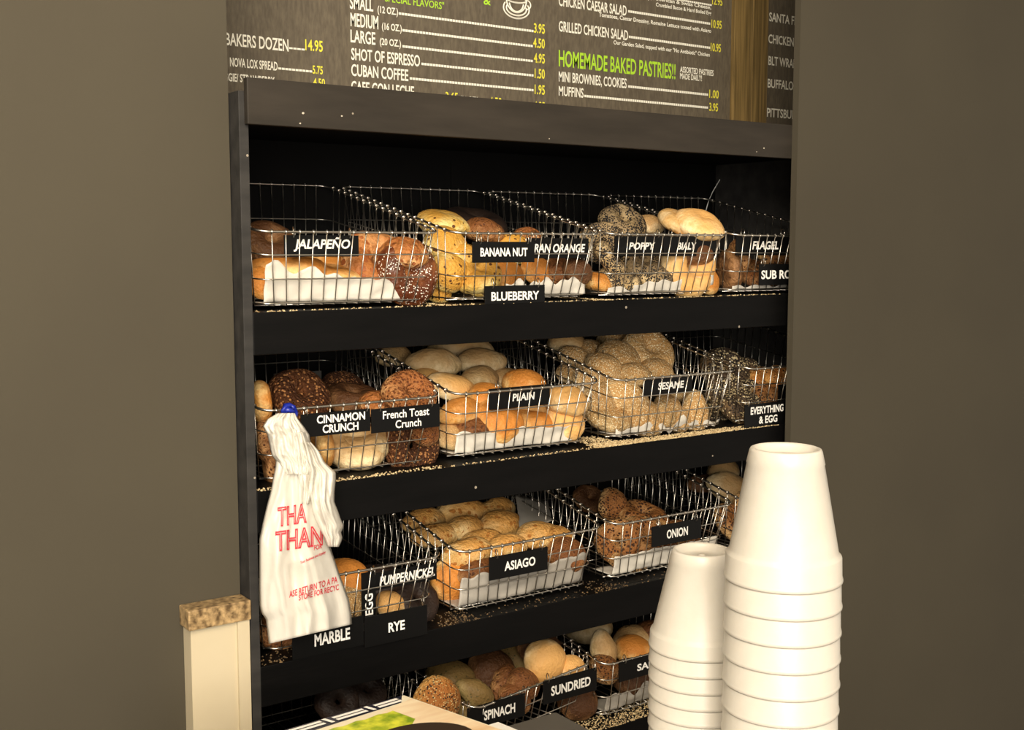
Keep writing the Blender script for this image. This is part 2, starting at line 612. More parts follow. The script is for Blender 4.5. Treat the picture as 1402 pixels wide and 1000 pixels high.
# salads and pastries column
mtext(yel, '12.95', 975, 989, 6, 10)
mline(912, -2, 975, 2.4)
mtext(white, 'Turkey, American & Swiss Cheese,', 868, 974, -4, 5.5, bold=0.02)
mtext(white, 'Crumbled Bacon & Hard Boiled Egg', 898, 974, 9, 5.5, bold=0.02)
mtext(white, 'CHICKEN CAESAR SALAD', 765, 858, 8, 14)
mline(860, 17, 973)
mtext(yel, '10.95', 974, 988, 38, 11)
mtext(white, 'Tomatoes, Caesar Dressing, Romaine Lettuce tossed with Asiago', 820, 974, 23, 6, bold=0.02)
mtext(white, 'GRILLED CHICKEN SALAD', 765, 860, 43, 14)
mline(861, 52, 973)
mtext(yel, '10.95', 973, 987, 70, 11)
mtext(white, 'Our Garden Salad, topped with our "No Antibiotic" Chicken', 840, 972, 61, 6, bold=0.02)
mtext(grn, 'HOMEMADE BAKED PASTRIES!!', 765, 925, 91, 22, bold=0.018)
mtext(white, 'ASSORTED PASTRIES', 931, 977, 99, 8)
mtext(white, 'MADE DAILY!', 931, 961, 108, 8)
mtext(white, 'MINI BROWNIES, COOKIES', 765, 858, 111, 13)
mline(860, 120, 970)
mtext(yel, '1.00', 971, 984, 134, 11)
mtext(white, 'MUFFINS', 765, 799, 131, 13)
mline(800, 133, 970)
mtext(yel, '3.95', 971, 983, 152, 11)
mtext(white, 'TEA, HOT CHOCOLATE AND DESSERTS, BREAKFAST ROLLS', 764, 982, 158, 14)
# outlined coffee cup on its saucer
p0 = at(707, 14, YT)
k = depth(p0) / F
cupbm = bmesh.new()
def ell(cx, cz, rx, rz, a0=0, a1=360, r=1.1):
    n = 28
    tube(cupbm, [(p0.x + (cx + rx * math.cos(R(a0 + (a1 - a0) * i / n))) * k * 1.2, YT - 0.0004, p0.z + (cz + rz * math.sin(R(a0 + (a1 - a0) * i / n))) * k) for i in range(n + 1)], r * k, 4)
ell(0, 2, 18, 13, 150, 390)
ell(0, 2, 14, 9, 160, 380)
ell(0, 14, 14, 4)
ell(0, 14, 14, 17, 180, 360)
ell(0, 11, 10, 13, 190, 350)
ell(15, 9, 5, 6, -100, 100)
child_world(from_bm('cup_drawing', cupbm, M['chalk']), mb1)
mtext(grn, '&', 662, 672, 4, 9)
# second board
BOARD[0] = mb2
for s_, xa, xb, yb in (('SANTA FE WRAP', 1053, 1118, 29), ('CHICKEN WRAP', 1052, 1112, 59), ('BLT WRAP', 1052, 1090, 89), ('BUFFALO WRAP', 1051, 1112, 120), ('PITTSBURGH', 1050, 1102, 160)):
    mtext(white, s_, xa, xb, yb, 12)
# ------------------------------------------------------------------ wire baskets
BW, BD, BF, BB = 0.287, 0.365, 0.106, 0.189           # top width, depth, front height, back height
def rim_z(y):
    return BF + (BB - BF) * (y / BD)


def build_basket():
    root = empty('wire_basket', (0, 0, 0))
    ins, y0b, y1b = 0.014, 0.024, BD - 0.02
    rim, wires, base = bmesh.new(), bmesh.new(), bmesh.new()
    cr = 0.022
    ring = []
    for cx, cy, a0 in ((cr, cr, 180), (BW - cr, cr, 270), (BW - cr, BD - cr, 0), (cr, BD - cr, 90)):
        for i in range(5):
            a = R(a0 + 90 * i / 4)
            x, y = cx + cr * math.cos(a), cy + cr * math.sin(a)
            ring.append((x, y, rim_z(y)))
    tube(rim, ring, 0.0019, 6, True)

    def inner(x, y, f):                                # point on a wall, f = 0 at the rim, 1 at the floor
        u, v = x / BW, y / BD
        xb, yb = ins + u * (BW - 2 * ins), y0b + v * (y1b - y0b)
        z = rim_z(y) * (1 - f) + 0.006 * f
        return Vector((x + (xb - x) * f, y + (yb - y) * f, z))

    def upright(x, y):
        tube(wires, [inner(x, y, 0), inner(x, y, 1)], 0.0009, 5)
        p = inner(x, y, 0)
        side = x < 0.001 or x > BW - 0.001
        pts = []
        for i in range(7):
            a = 2 * math.pi * i / 7
            pts.append(p + (Vector((math.cos(a), 0, math.sin(a))) if side else Vector((0, math.cos(a), math.sin(a)))) * 0.0027)
        tube(wires, pts, 0.0011, 5, True)
    nf = 13
    for i in range(nf):
        x = cr + (BW - 2 * cr) * i / (nf - 1)
        upright(x, 0.0)
        upright(x, BD)
        a, b = inner(x, 0.0, 1), inner(x, BD, 1)
        tube(base, [a, b], 0.00105, 5)
    ns = 16
    for i in range(ns):
        y = cr + (BD - 2 * cr) * i / (ns - 1)
        upright(0.0, y)
        upright(BW, y)
        if i % 5 == 0:
            tube(base, [inner(0, y, 1), inner(BW, y, 1)], 0.00125, 5)
    for f in (0.31, 0.64, 0.97):
        loop = []
        for (x, y, z) in ring:
            p = inner(min(max(x, 0), BW), min(max(y, 0), BD), f)
            loop.append(p)
        tube(wires, loop, 0.0011, 5, True)
    from_bm('rim', rim, M['steel'], root, True)
    from_bm('wire_grid', wires, M['steel'], root, True)
    from_bm('base_grid', base, M['steel'], root, True)
    return root


def copy_tree(o, parent=None):
    c = o.copy()
    col.objects.link(c)
    if parent is not None:
        c.parent = parent
    for ch in list(o.children):
        copy_tree(ch, c)
    return c


basket0 = build_basket()
used = []
def basket(x, z, label, y=0.009, rz=0.0, sx=1.0, tilt=0.0):
    b = basket0 if not used else copy_tree(basket0)
    used.append(b)
    b.location = (x, y, z)
    b.rotation_euler = (tilt, 0, rz)
    b.scale = (sx, 1, 1)
    return tag(b, label, 'basket', 'wire baskets on the shelf')


basket(0.011, S1, 'wire basket with the JALAPENO sign, leftmost on the top shelf')
basket(0.318, S1, 'wire basket with the BANANA NUT sign on the top shelf')
basket(0.617, S1, 'wire basket of poppy and plain bagels on the top shelf', sx=0.955)
basket(0.905, S1, 'wire basket with the FLAGEL and SUB ROLL signs at the top right')
basket(0.012, S2, 'wire basket with CINNAMON CRUNCH and French Toast Crunch signs')
basket(0.318, S2, 'wire basket of white rolls with the PLAIN sign')
basket(0.634, S2, 'wire basket heaped with rolls behind the SESAME sign')
basket(0.945, S2, 'wire basket with the EVERYTHING & EGG sign')
basket(0.012, S3, 'wire basket with the PUMPERNICKEL sign, above the MARBLE sign')
basket(0.323, S3, 'wire basket of pale buns with the ASIAGO sign')
basket(0.631, S3, 'wire basket with the ONION sign above the shorter cup stack')
basket(0.943, S3, 'dim wire basket partly hidden behind the taller cup stack')
basket(0.006, S4, 'dark wire basket at the lower left behind the printed carton')
qa, qb = atz(632, 980, S4 + BF), atz(810, 908, S4 + BF)
yaw4 = math.atan2(qb.y - qa.y, qb.x - qa.x)
basket(qb.x - (BW - 0.006) * math.cos(yaw4), S4, 'wire basket with SPINACH and SUNDRIED signs', y=qb.y - (BW - 0.006) * math.sin(yaw4), rz=yaw4)
basket(0.612, S4, 'wire basket with the SALT sign beside the shorter cup stack')

# ------------------------------------------------------------------ name signs
def sign(text, xa, xb, yt, yb, Y, label, tx=None, size=None, shear=0.0, rings=(0.12, 0.88), right_end=None, group='black name signs on the baskets', ring_up=0.004, bold=0.028, base=None):
    """black sign on the plane Y; xa, xb its ends, yt, yb its top and bottom at the left end (pixels)"""
    p, q = at(xa, yt, Y), at(xa, yb, Y)
    x0, x1 = p.x, (right_end if right_end is not None else at(xb, yt, Y).x)
    z1, z0 = p.z, q.z
    s = empty('name_sign', ((x0 + x1) / 2, Y, z0))
    plate = child_world(box_obj('plate', x0, x1, Y, Y + 0.002, z0, z1, M['sign'], None, 0.0004), s)
    if text:
        bm = bmesh.new()
        lines = text if isinstance(text, list) else [text]
        w, h = x1 - x0, z1 - z0
        n = len(lines)
        fx0, fx1 = tx or (0.12, 0.88)
        ch = size or (0.42 if n == 1 else 0.34)
        for i, ln in enumerate(lines):
            if isinstance(ln, tuple):
                ln, a, b = ln
            else:
                a, b = fx0, fx1
            zc = (z0 + z1) / 2 + ((n - 1) / 2 - i) * h * 0.43
            if base is not None:
                zc = z0 + h * base
            hh = h * ch
            lo = zc - hh / 2
            if 'Ñ' in ln:
                hh *= 1.3
            put_text(bm, ln, x0 + a * w, x0 + b * w, lo, lo + hh, Y - 0.0004, bold=bold, shear=shear)
        from_bm('lettering', bm, M['lettering'], plate)
    for fx in rings:
        bm = bmesh.new()
        c = Vector((x0 + fx * (x1 - x0), Y, z1 + ring_up))
        tube(bm, [c + Vector((0.0035 * math.sin(a) * 0.6, 0.0065 * math.sin(a), 0.0075 * math.cos(a))) for a in [2 * math.pi * i / 14 for i in range(14)]], 0.0008, 5, True)
        child_world(from_bm('ring', bm, M['steel'], None, True), s)
    return tag(s, label, 'sign', group)


OUT, INS = 0.0055, 0.030
sign('JALAPEÑO', 389, 491, 322, 352, INS, 'black sign lettered JALAPENO hanging inside the leftmost top basket', (0.12, 0.88), 0.52, 0.2)
sign('BANANA NUT', 647, 732, 331, 360, OUT, 'black sign lettered BANANA NUT on the front of the top row')
sign('BLUEBERRY', 664, 746, 392, 421, OUT - 0.003, 'black sign lettered BLUEBERRY hanging low below the BANANA NUT sign', (0.1, 0.9))
sign('CRAN ORANGE', 722, 806, 326, 354, INS, 'black slanted sign lettered CRAN ORANGE just behind the BANANA NUT sign', (0.02, 0.94), 0.44, 0.2)
sign('POPPY', 842, 908, 323, 351, INS, 'black sign lettered POPPY inside the poppy basket', (0.28, 0.83), 0.36, 0.2)
sign('BIALY', 909, 980, 323, 351, INS, 'black sign lettered BIALY right of the POPPY sign', (0.25, 0.62), 0.36, 0.2)
sign('FLAGEL', 1008, 1080, 322, 350, INS, 'black sign lettered FLAGEL inside the top right basket', (0.30, 0.80), 0.42, 0.2)
sign('SUB ROLL', 1040, 1100, 362, 391, OUT, 'black sign lettered SUB RO cut off by the right wall', (0.04, 0.92), 0.42, rings=(0.08, 0.9))
sign(['CINNAMON', ('CRUNCH', 0.30, 0.82)], 412, 507, 568, 600, OUT, 'black sign lettered CINNAMON CRUNCH beside the white plastic bag', (0.22, 0.92), 0.36, rings=(0.08, 0.95))
sign([('French Toast', 0.16, 0.84), ('Crunch', 0.34, 0.72)], 508.5, 602, 561, 594, OUT, 'black sign lettered French Toast Crunch right of the CINNAMON CRUNCH sign', None, 0.34, bold=0.016)
sign('PLAIN', 670, 753, 533, 562, INS, 'black sign lettered PLAIN inside the basket of white rolls', (0.37, 0.74), 0.36, 0.1)
sign('SESAME', 882, 948, 519, 543, INS, 'black sign lettered SESAME inside the sesame basket', (0.28, 0.82), 0.42, 0.1)
sign(['EVERYTHING', ('& EGG', 0.30, 0.70)], 1020, 1083, 555, 587, OUT, 'black sign lettered EVERYTHING & EGG at the front of the second shelf', (0.12, 0.83), 0.33, rings=(0.05, 0.95))
sign(None, 1066, 1100, 527, 553, INS, 'small blank black sign above the EVERYTHING & EGG sign', rings=(0.2,))
sign('MARBLE', 400, 498, 863, 905, -0.004, 'black sign lettered MARBLE below the white plastic bag', (0.30, 0.80), 0.40, rings=())
sign('RYE', 499, 585, 846, 888, -0.004, 'black sign lettered RYE right of the MARBLE sign', (0.37, 0.63), 0.32, rings=(0.93,), ring_up=0.008)
sign('PUMPERNICKEL', 500, 598, 788, 812, INS, 'black sign lettered PUMPERNICKEL inside the basket above the RYE sign', (0.19, 0.97), 0.55, 0.2)
sign('ASIAGO', 670, 750, 764, 796, OUT, 'black sign lettered ASIAGO on the basket of pale buns', (0.25, 0.78), 0.40)
sign('ONION', 893, 960, 722, 750, OUT, 'black sign lettered ONION above the shorter cup stack', (0.29, 0.72), 0.44)
sign('SPINACH', 640, 719, 971, 1003, -0.014, 'black sign lettered SPINACH above the white card', (0.28, 0.82), 0.42, rings=(0.02, 0.98))
sign('SUNDRIED', 744, 817, 934, 966, -0.014, 'black sign lettered SUNDRIED on the lowest row of baskets', (0.14, 0.88), 0.42, rings=(0.08, 0.95))
sign('SALT', 848, 905, 908, 935, OUT, 'black sign lettered SALT half hidden by the shorter cup stack', (0.42, 0.95), 0.36)
# the sign that has slipped and hangs on end
p, q = at(494, 784, INS), at(494, 852, INS)
s = empty('name_sign', (p.x + 0.01, INS - 0.006, q.z))
child_world(box_obj('plate', p.x - 0.002, p.x + 0.021, INS - 0.006, INS - 0.004, q.z, p.z, M['sign'], None, 0.0004), s)
vv, ff = glyphs('EGG', bold=0.022)
bm = bmesh.new()
vs2 = [bm.verts.new((p.x + 0.016 - v * 0.013, INS - 0.0065, q.z + 0.010 + u * 0.032)) for u, v in vv]
for f in ff:
    bm.faces.new([vs2[i] for i in f])
child_world(from_bm('lettering', bm, M['lettering']), s)
tag(s, 'black sign lettered EGG hanging on end beside the PUMPERNICKEL sign', 'sign', 'black name signs on the baskets')
# plain dark card lying at the back of the cinnamon basket
c = box_obj('blank_card', at(375, 510, 0.22).x, at(440, 505, 0.22).x, 0.22, 0.2215, at(375, 528, 0.22).z, at(375, 512, 0.22).z, M['sign_grey'])
tag(c, 'dark grey blank card standing behind the crumbly brown bagel', 'card')

# ------------------------------------------------------------------ bread
bread_mesh = {}
def make_bread(shape, var):
    key = (shape, var)
    if key in bread_mesh:
        return bread_mesh[key]
    rnd = random.Random(hash(shape) % 97 if False else sum(map(ord, shape)) + var * 17)
    bm = bmesh.new()
    seed = Vector((rnd.uniform(0, 50), rnd.uniform(0, 50), rnd.uniform(0, 50)))
    if shape == 'bagel':
        RR, rr, nu, nv = 0.295, 0.218, 40, 20
        hole = rnd.uniform(0.85, 1.0)
        rows = []
        for i in range(nu):
            a = 2 * math.pi * i / nu
            row = []
            sw = 1 + 0.10 * math.sin(a + rnd.random() * 0.05 + var) + 0.05 * math.sin(3 * a + var * 2)
            for j in range(nv):
                b = 2 * math.pi * j / nv
                r = RR + rr * math.cos(b) * (sw if math.cos(b) > 0 else hole * 1.18)
                z = rr * math.sin(b) * (1.02 if math.sin(b) > 0 else 0.80) * (0.9 + 0.1 * sw)
                row.append(bm.verts.new((r * math.cos(a), r * math.sin(a), z)))
            rows.append(row)
        for i in range(nu):
            for j in range(nv):
                bm.faces.new((rows[i][j], rows[(i + 1) % nu][j], rows[(i + 1) % nu][(j + 1) % nv], rows[i][(j + 1) % nv]))
    else:
        bmesh.ops.create_icosphere(bm, subdivisions=4, radius=0.5)
        for v in bm.verts:
            x, y, z = v.co
            if shape == 'bun':                         # round domed roll
                v.co = (x, y, z * (0.74 if z > 0 else 0.46))
            elif shape == 'disc':                      # low round bread with a thumbed middle
                r = math.hypot(x, y) * 2
                v.co = (x, y, z * 0.50 - 0.07 * math.exp(-(r / 0.35) ** 2) * (1 if z > 0 else -0.6))
            else:                                      # oblong roll
                k = 1 + 0.10 * (1 - (2 * x) ** 2)
                v.co = (x * 1.0, y * 0.56 * k, z * (0.46 if z > 0 else 0.32) * k)
                if shape == 'split':
                    v.co.z -= 0.05 * math.exp(-(v.co.y / 0.05) ** 2) * (1 if z > 0 else 0)
    for v in bm.verts:
        d = noise.noise(v.co * 2.2 + seed) * 0.055 + noise.noise(v.co * 6 + seed) * 0.016
        v.co += v.co.normalized() * d if shape != 'bagel' else Vector((v.co.x, v.co.y, v.co.z * 1.6)) * d * 1.3
    bmesh.ops.recalc_face_normals(bm, faces=bm.faces)
    me = bpy.data.meshes.new('bread_' + shape)
    bm.to_mesh(me)
    bm.free()
    for p_ in me.polygons:
        p_.use_smooth = True
    me.materials.append(None)
    bread_mesh[key] = me
    return me


POSE = dict(m=(30, 0), f=(0, 0), t=(18, 0), l=(48, 0), s=(80, 0), e=(80, 70), b=(-25, 0), r=(35, 40), u=(60, -35))
bcount = [0]
BASKET = ['']
SHELF = [S1]
BX = [(0.02, 0.29)]
def B(kind, shape, px, py, Y, w, pose, rz, label, free=False):
    """one bread: kind of crust, shape, the pixel it is seen at, its distance, its width in pixels"""
    i = bcount[0]
    bcount[0] += 1
    rnd = random.Random(100 + i)
    me = make_bread(shape, i % 4)
    d0 = w * 1.10
    thin = 0.30 if pose in 'ft' else 0.42
    x0, x1 = BX[0]
    for _ in range(0 if free else 6):                            # keep it inside its basket
        p = at(px, py, Y)
        d = d0 * depth(p) / F
        wx = 0.25 if pose == 'e' else 0.48
        wy = 0.28 if pose in 'su' else (0.42 if pose == 'l' else 0.50)
        f = max(0.0, min(1.0, (p.z - SHELF[0]) / BF))
        yf = 0.009 + 0.024 * (1 - f) + 0.008
        if p.z - SHELF[0] < BF + 0.35 * d:
            if p.x - wx * d < x0:
                Y += (x0 - p.x + wx * d) / ((p.x - CAM.x) / (p.y - CAM.y)) * 0.9
            elif p.x + wx * d > x1:
                Y -= (p.x + wx * d - x1) / ((p.x - CAM.x) / (p.y - CAM.y)) * 0.9
            Y = max(Y, yf + wy * d)
    p = at(px, py, Y)
    d = d0 * depth(p) / F
    o = bpy.data.objects.new({'bagel': 'bagel', 'bun': 'bread_roll', 'disc': 'flat_roll', 'long': 'long_roll', 'split': 'split_roll'}[shape], me)
    col.objects.link(o)
    o.material_slots[0].link = 'OBJECT'
    o.material_slots[0].material = KIND[kind]
    tx, ty = POSE[pose]
    o.rotation_euler = (Matrix.Rotation(R(tx + rnd.uniform(-7, 7)), 3, 'X') @ Matrix.Rotation(R(ty + rnd.uniform(-6, 6)), 3, 'Y') @ Matrix.Rotation(R(rz + rnd.uniform(-8, 8)), 3, 'Z')).to_euler()
    o.rotation_euler.rotate_axis('Z', 0)
    o.scale = (d, d, d)
    lo = 0.30 * d if pose in 'ft' and shape != 'bagel' else 0.22 * d
    p.z = max(p.z, SHELF[0] + 0.008 + lo)
    o.location = p
    tag(o, label, 'bagel' if shape == 'bagel' else 'bread roll', BASKET[0])
    return o


# top shelf, JALAPENO basket
SHELF[0] = S1; BASKET[0] = 'breads in the JALAPENO basket'; BX[0] = (0.018, 0.292)
B('jalap' if 'jalap' in KIND else 'golden', 'bagel', 392, 381, 0.105, 108, 'f', 0, 'orange golden bagel behind the white paper at the left of the JALAPENO basket')
B('golden', 'bagel', 470, 367, 0.20, 100, 't', 30, 'golden bagel behind the middle of the JALAPENO basket, under the sign')
B('brown', 'bagel', 368, 335, 0.22, 72, 'l', 0, 'dim brown bagel at the upper left corner of the JALAPENO basket')
B('golden', 'bun', 356, 388, 0.06, 46, 'l', 0, 'golden roll pressed into the left front corner of the JALAPENO basket')
B('golden', 'disc', 455, 391, 0.09, 84, 'f', 0, 'flat golden bread low behind the paper left of the cheesy bagel')
B('cheddar', 'bagel', 516, 364, 0.105, 96, 'l', 0, 'lumpy orange cheese bagel left of the dark salted bagel')
B('salted', 'bagel', 556, 372, 0.075, 84, 's', -20, 'dark red brown bagel with white salt grains beside the yellow breads')
B('cheddar', 'bun', 552, 350, 0.15, 62, 't', 0, 'orange crusted roll behind the salted bagel')
# BANANA NUT basket
BASKET[0] = 'breads in the BANANA NUT basket'; BX[0] = (0.325, 0.6)
B('yellow', 'disc', 607, 306, 0.19, 66, 't', 0, 'smooth yellow roll topmost at the left of the BANANA NUT basket')
B('yellow', 'bun', 610, 336, 0.12, 56, 'l', 0, 'yellow roll just under the topmost yellow roll')
B('yellow', 'bun', 614, 374, 0.07, 52, 's', 20, 'tall yellow roll standing in the left front of the BANANA NUT basket')
B('yellow', 'bun', 597, 398, 0.065, 40, 'l', 0, 'small yellow roll at the bottom left corner of the BANANA NUT basket')
B('pumper', 'bagel', 650, 311, 0.25, 84, 't', 0, 'nearly black bagel behind the tan roll, top of the BANANA NUT basket')
B('rust', 'bun', 662, 319, 0.17, 52, 't', 0, 'tan brown roll above the left end of the BANANA NUT sign')
B('cheddar', 'bun', 722, 326, 0.17, 36, 't', 0, 'small pinkish tan roll above the right end of the BANANA NUT sign')
B('yellow', 'bagel', 652, 372, 0.085, 66, 'l', 0, 'pale yellow bagel below the left end of the BANANA NUT sign')
B('golden', 'bun', 690, 378, 0.11, 52, 'l', 0, 'tan roll directly below the middle of the BANANA NUT sign')
B('yellow', 'bun', 655, 402, 0.06, 50, 'f', 0, 'yellow roll at the left of the BLUEBERRY sign')
B('golden', 'bun', 735, 372, 0.10, 44, 'l', 0, 'golden tan roll below the CRAN ORANGE sign')
B('rust', 'bun', 765, 374, 0.10, 44, 'l', 0, 'reddish brown roll at the right of the BANANA NUT basket')
B('brown', 'bun', 790, 372, 0.16, 40, 'l', 0, 'dark roll in the right rear of the BANANA NUT basket')
B('yellow', 'bun', 636, 352, 0.10, 46, 't', 0, 'yellow roll behind the left edge of the BANANA NUT sign')
B('yellow', 'bun', 700, 345, 0.16, 60, 't', 0, 'yellow roll hidden mostly behind the BANANA NUT sign')
# POPPY basket
BASKET[0] = 'breads in the poppy basket'; BX[0] = (0.624, 0.886)
B('poppy', 'bagel', 852, 306, 0.17, 62, 'l', 0, 'speckled grey poppy bagel topmost in the poppy basket')
B('poppy', 'bagel', 824, 333, 0.12, 54, 'u', 0, 'poppy bagel leaning on the left wires below the topmost one')
B('poppy', 'bagel', 834, 358, 0.085, 56, 'r', 0, 'poppy bagel in the left middle of the poppy basket')
B('poppy', 'bagel', 846, 383, 0.07, 54, 't', 0, 'dark poppy bagel low at the front left of the poppy basket')
B('golden', 'bun', 818, 391, 0.06, 40, 't', 0, 'orange roll at the bottom left corner of the poppy basket')
B('poppy', 'bagel', 880, 366, 0.09, 56, 'l', 0, 'poppy bagel below the POPPY sign')
B('poppy', 'bun', 893, 388, 0.07, 54, 't', 0, 'poppy roll lying by the paper in the middle of the poppy basket')
B('pale', 'bun', 888, 310, 0.21, 38, 't', 0, 'small pale roll between the speckled bagel and the smooth cream rolls')
B('plain', 'disc', 927, 304, 0.085, 54, 'm', 20, 'smooth cream roll, left of the two on top of the poppy basket', True)
B('plain', 'disc', 958, 308, 0.052, 64, 'm', -10, 'smooth cream roll, right of the two on top of the poppy basket', True)
B('plain', 'bagel', 940, 366, 0.085, 80, 's', 0, 'cream bagel standing on edge below the BIALY sign')
B('golden', 'bun', 962, 384, 0.075, 44, 'l', 0, 'golden roll at the front right of the poppy basket')
B('brown', 'bun', 890, 345, 0.17, 60, 't', 0, 'brown roll behind the POPPY sign')
B('brown', 'bun', 945, 345, 0.17, 60, 't', 0, 'brown roll behind the BIALY sign')
# FLAGEL basket
BASKET[0] = 'breads in the FLAGEL basket'; BX[0] = (0.912, 1.188)
B('brown', 'disc', 999, 372, 0.055, 56, 'e', 20, 'dark brown flat bread standing on edge at the left of the FLAGEL basket')
B('rust', 'disc', 1012, 352, 0.09, 46, 'e', 0, 'rusty flat bread leaning behind the dark one in the FLAGEL basket')
B('onion', 'disc', 1038, 376, 0.085, 50, 'l', 0, 'seeded flat bread below the FLAGEL sign')
B('onion', 'disc', 1062, 353, 0.12, 50, 'l', 0, 'tan seeded flat bread above the SUB RO sign')
B('brown', 'disc', 1066, 398, 0.06, 52, 't', 0, 'brown flat bread below the SUB RO sign')
B('rust', 'disc', 1034, 397, 0.06, 44, 't', 0, 'rusty bread on the paper of the FLAGEL basket')
# CINNAMON basket
SHELF[0] = S2; BASKET[0] = 'breads in the CINNAMON CRUNCH basket'; BX[0] = (0.019, 0.294)
B('cinnamon', 'bagel', 410, 543, 0.14, 80, 'l', 0, 'large dark crumbly bagel above the blue clip')
B('golden', 'bagel', 357, 552, 0.10, 56, 'e', 0, 'golden bagel at the far left of the CINNAMON CRUNCH basket')
B('cinnamon', 'bun', 470, 533, 0.22, 58, 't', 0, 'dim brown roll at the rear middle of the CINNAMON CRUNCH basket')
B('brown', 'bagel', 482, 548, 0.17, 70, 't', 0, 'brown bagel behind the CINNAMON CRUNCH sign')
B('toast', 'bagel', 560, 540, 0.17, 70, 'l', 0, 'orange brown crumb bagel topmost above the French Toast Crunch sign')
B('cheddar', 'bun', 517, 556, 0.11, 52, 't', 0, 'orange roll above the joint between the two crunch signs')
B('toast', 'bun', 560, 562, 0.08, 62, 't', 0, 'orange crumb roll just above the French Toast Crunch sign')
B('cinnamon', 'bagel', 562, 615, 0.065, 76, 's', 0, 'dark crumbly bagel standing below the French Toast Crunch sign')
B('toast', 'bun', 578, 590, 0.06, 44, 'l', 0, 'brown crumb roll at the right end of the French Toast Crunch sign')
B('pale', 'bagel', 485, 614, 0.075, 80, 't', 0, 'pale tan bagel below the CINNAMON CRUNCH sign, upper of two')
B('pale', 'bagel', 492, 640, 0.06, 82, 'f', 0, 'pale tan bagel lying at the bottom of the CINNAMON CRUNCH basket')
B('golden', 'bagel', 440, 612, 0.07, 56, 'e', 0, 'golden bagel right of the white plastic bag under the CINNAMON sign')
B('brown', 'bun', 530, 597, 0.10, 60, 't', 0, 'brown roll behind the joint of the two crunch signs')
B('rust', 'bagel', 372, 640, 0.06, 56, 'e', 0, 'brown orange bagel low at the left of the white plastic bag')
B('rust', 'bagel', 362, 605, 0.07, 50, 'e', 0, 'brown bagel in the left corner beside the gathered bag handles')
# PLAIN basket
BASKET[0] = 'rolls in the PLAIN basket'; BX[0] = (0.325, 0.6)
B('pale', 'long', 538, 489, 0.30, 60, 't', 20, 'dim pale roll at the upper left rear of the PLAIN basket')
B('pale', 'long', 594, 500, 0.22, 76, 't', -5, 'pale floury roll on top of the PLAIN basket, left of the pair')
B('pale', 'long', 658, 498, 0.23, 72, 't', 0, 'pale floury roll on top of the PLAIN basket, right of the pair')
B('pale', 'long', 630, 482, 0.32, 90, 't', 0, 'dim pale roll at the rear behind the top pair in the PLAIN basket')
B('plain', 'long', 618, 532, 0.16, 70, 'l', -10, 'cream roll at the left rim of the PLAIN basket')
B('pale', 'long', 655, 524, 0.18, 72, 't', 20, 'pale roll under the top pair, middle of the PLAIN basket')
B('pale', 'bun', 694, 522, 0.19, 44, 't', 0, 'small pale roll behind the golden dome')
B('plain', 'bun', 587, 524, 0.20, 50, 't', 0, 'cream roll just inside the left wires of the PLAIN basket')
B('golden', 'bun', 718, 530, 0.12, 58, 't', 0, 'golden domed roll directly above the PLAIN sign')
B('golden', 'long', 630, 566, 0.085, 68, 't', 10, 'glossy golden roll at the left front of the PLAIN basket')
B('golden', 'bun', 668, 552, 0.10, 58, 'l', 0, 'golden roll at the left edge of the PLAIN sign')
B('golden', 'bun', 682, 578, 0.065, 68, 'l', 30, 'large golden roll below the PLAIN sign, nearest the wires')
B('golden', 'long', 730, 582, 0.075, 70, 't', -20, 'golden brown roll right of the large one below the PLAIN sign')
B('plain', 'bun', 774, 551, 0.085, 56, 't', 0, 'golden cream roll at the right of the PLAIN sign')
B('plain', 'bun', 772, 579, 0.065, 54, 'l', 0, 'cream roll at the lower right corner of the PLAIN basket')
B('rust', 'bun', 648, 598, 0.07, 64, 't', 0, 'brown roll low by the paper of the PLAIN basket')
B('pale', 'bun', 615, 600, 0.07, 46, 't', 0, 'dim pale roll at the lower left corner of the PLAIN basket')
B('plain', 'bun', 712, 556, 0.13, 70, 't', 0, 'cream roll behind the PLAIN sign')
# SESAME basket
BASKET[0] = 'rolls in the SESAME basket'; BX[0] = (0.641, 0.916)
B('pale', 'bun', 776, 474, 0.27, 52, 't', 0, 'dim pale roll at the upper left of the SESAME heap')
B('sesame', 'bun', 808, 487, 0.24, 52, 't', 0, 'greyish sesame roll second from the left along the SESAME heap')
B('sesame', 'bun', 786, 493, 0.21, 44, 't', 0, 'sesame roll against the left wires of the SESAME heap')
B('sesame', 'bagel', 886, 482, 0.19, 72, 'l', 0, 'largest sesame bagel at the top right of the SESAME heap')
B('sesame', 'bun', 846, 470, 0.27, 56, 't', 0, 'dim sesame roll touching the board above the SESAME heap')
B('sesame', 'bun', 846, 495, 0.18, 60, 'l', 20, 'sesame roll in the middle of the SESAME heap')
B('sesame', 'bun', 827, 508, 0.15, 52, 'l', 0, 'sesame roll below and left of the middle of the heap')
B('sesame', 'bun', 896, 510, 0.15, 48, 't', 0, 'sesame roll just above the SESAME sign')
B('sesame', 'bun', 866, 516, 0.13, 48, 't', 0, 'sesame roll left of the SESAME sign at rim height')
B('sesame', 'bun', 806, 522, 0.12, 44, 'l', 0, 'sesame roll inside the left corner of the SESAME basket')
B('sesame', 'bun', 820, 545, 0.08, 48, 'l', 0, 'sesame roll below the left rim of the SESAME basket')
B('sesame', 'long', 855, 544, 0.085, 68, 'l', -30, 'tan sesame roll slanting below the SESAME sign')
B('sesame', 'disc', 833, 580, 0.062, 62, 't', 0, 'flat sesame roll at the lower left front of the SESAME basket')
B('sesame', 'bun', 880, 583, 0.06, 58, 'l', 0, 'sesame roll at the bottom middle of the SESAME basket')
B('sesame', 'long', 912, 562, 0.07, 60, 'l', 40, 'sesame roll right of the middle, below the SESAME sign')
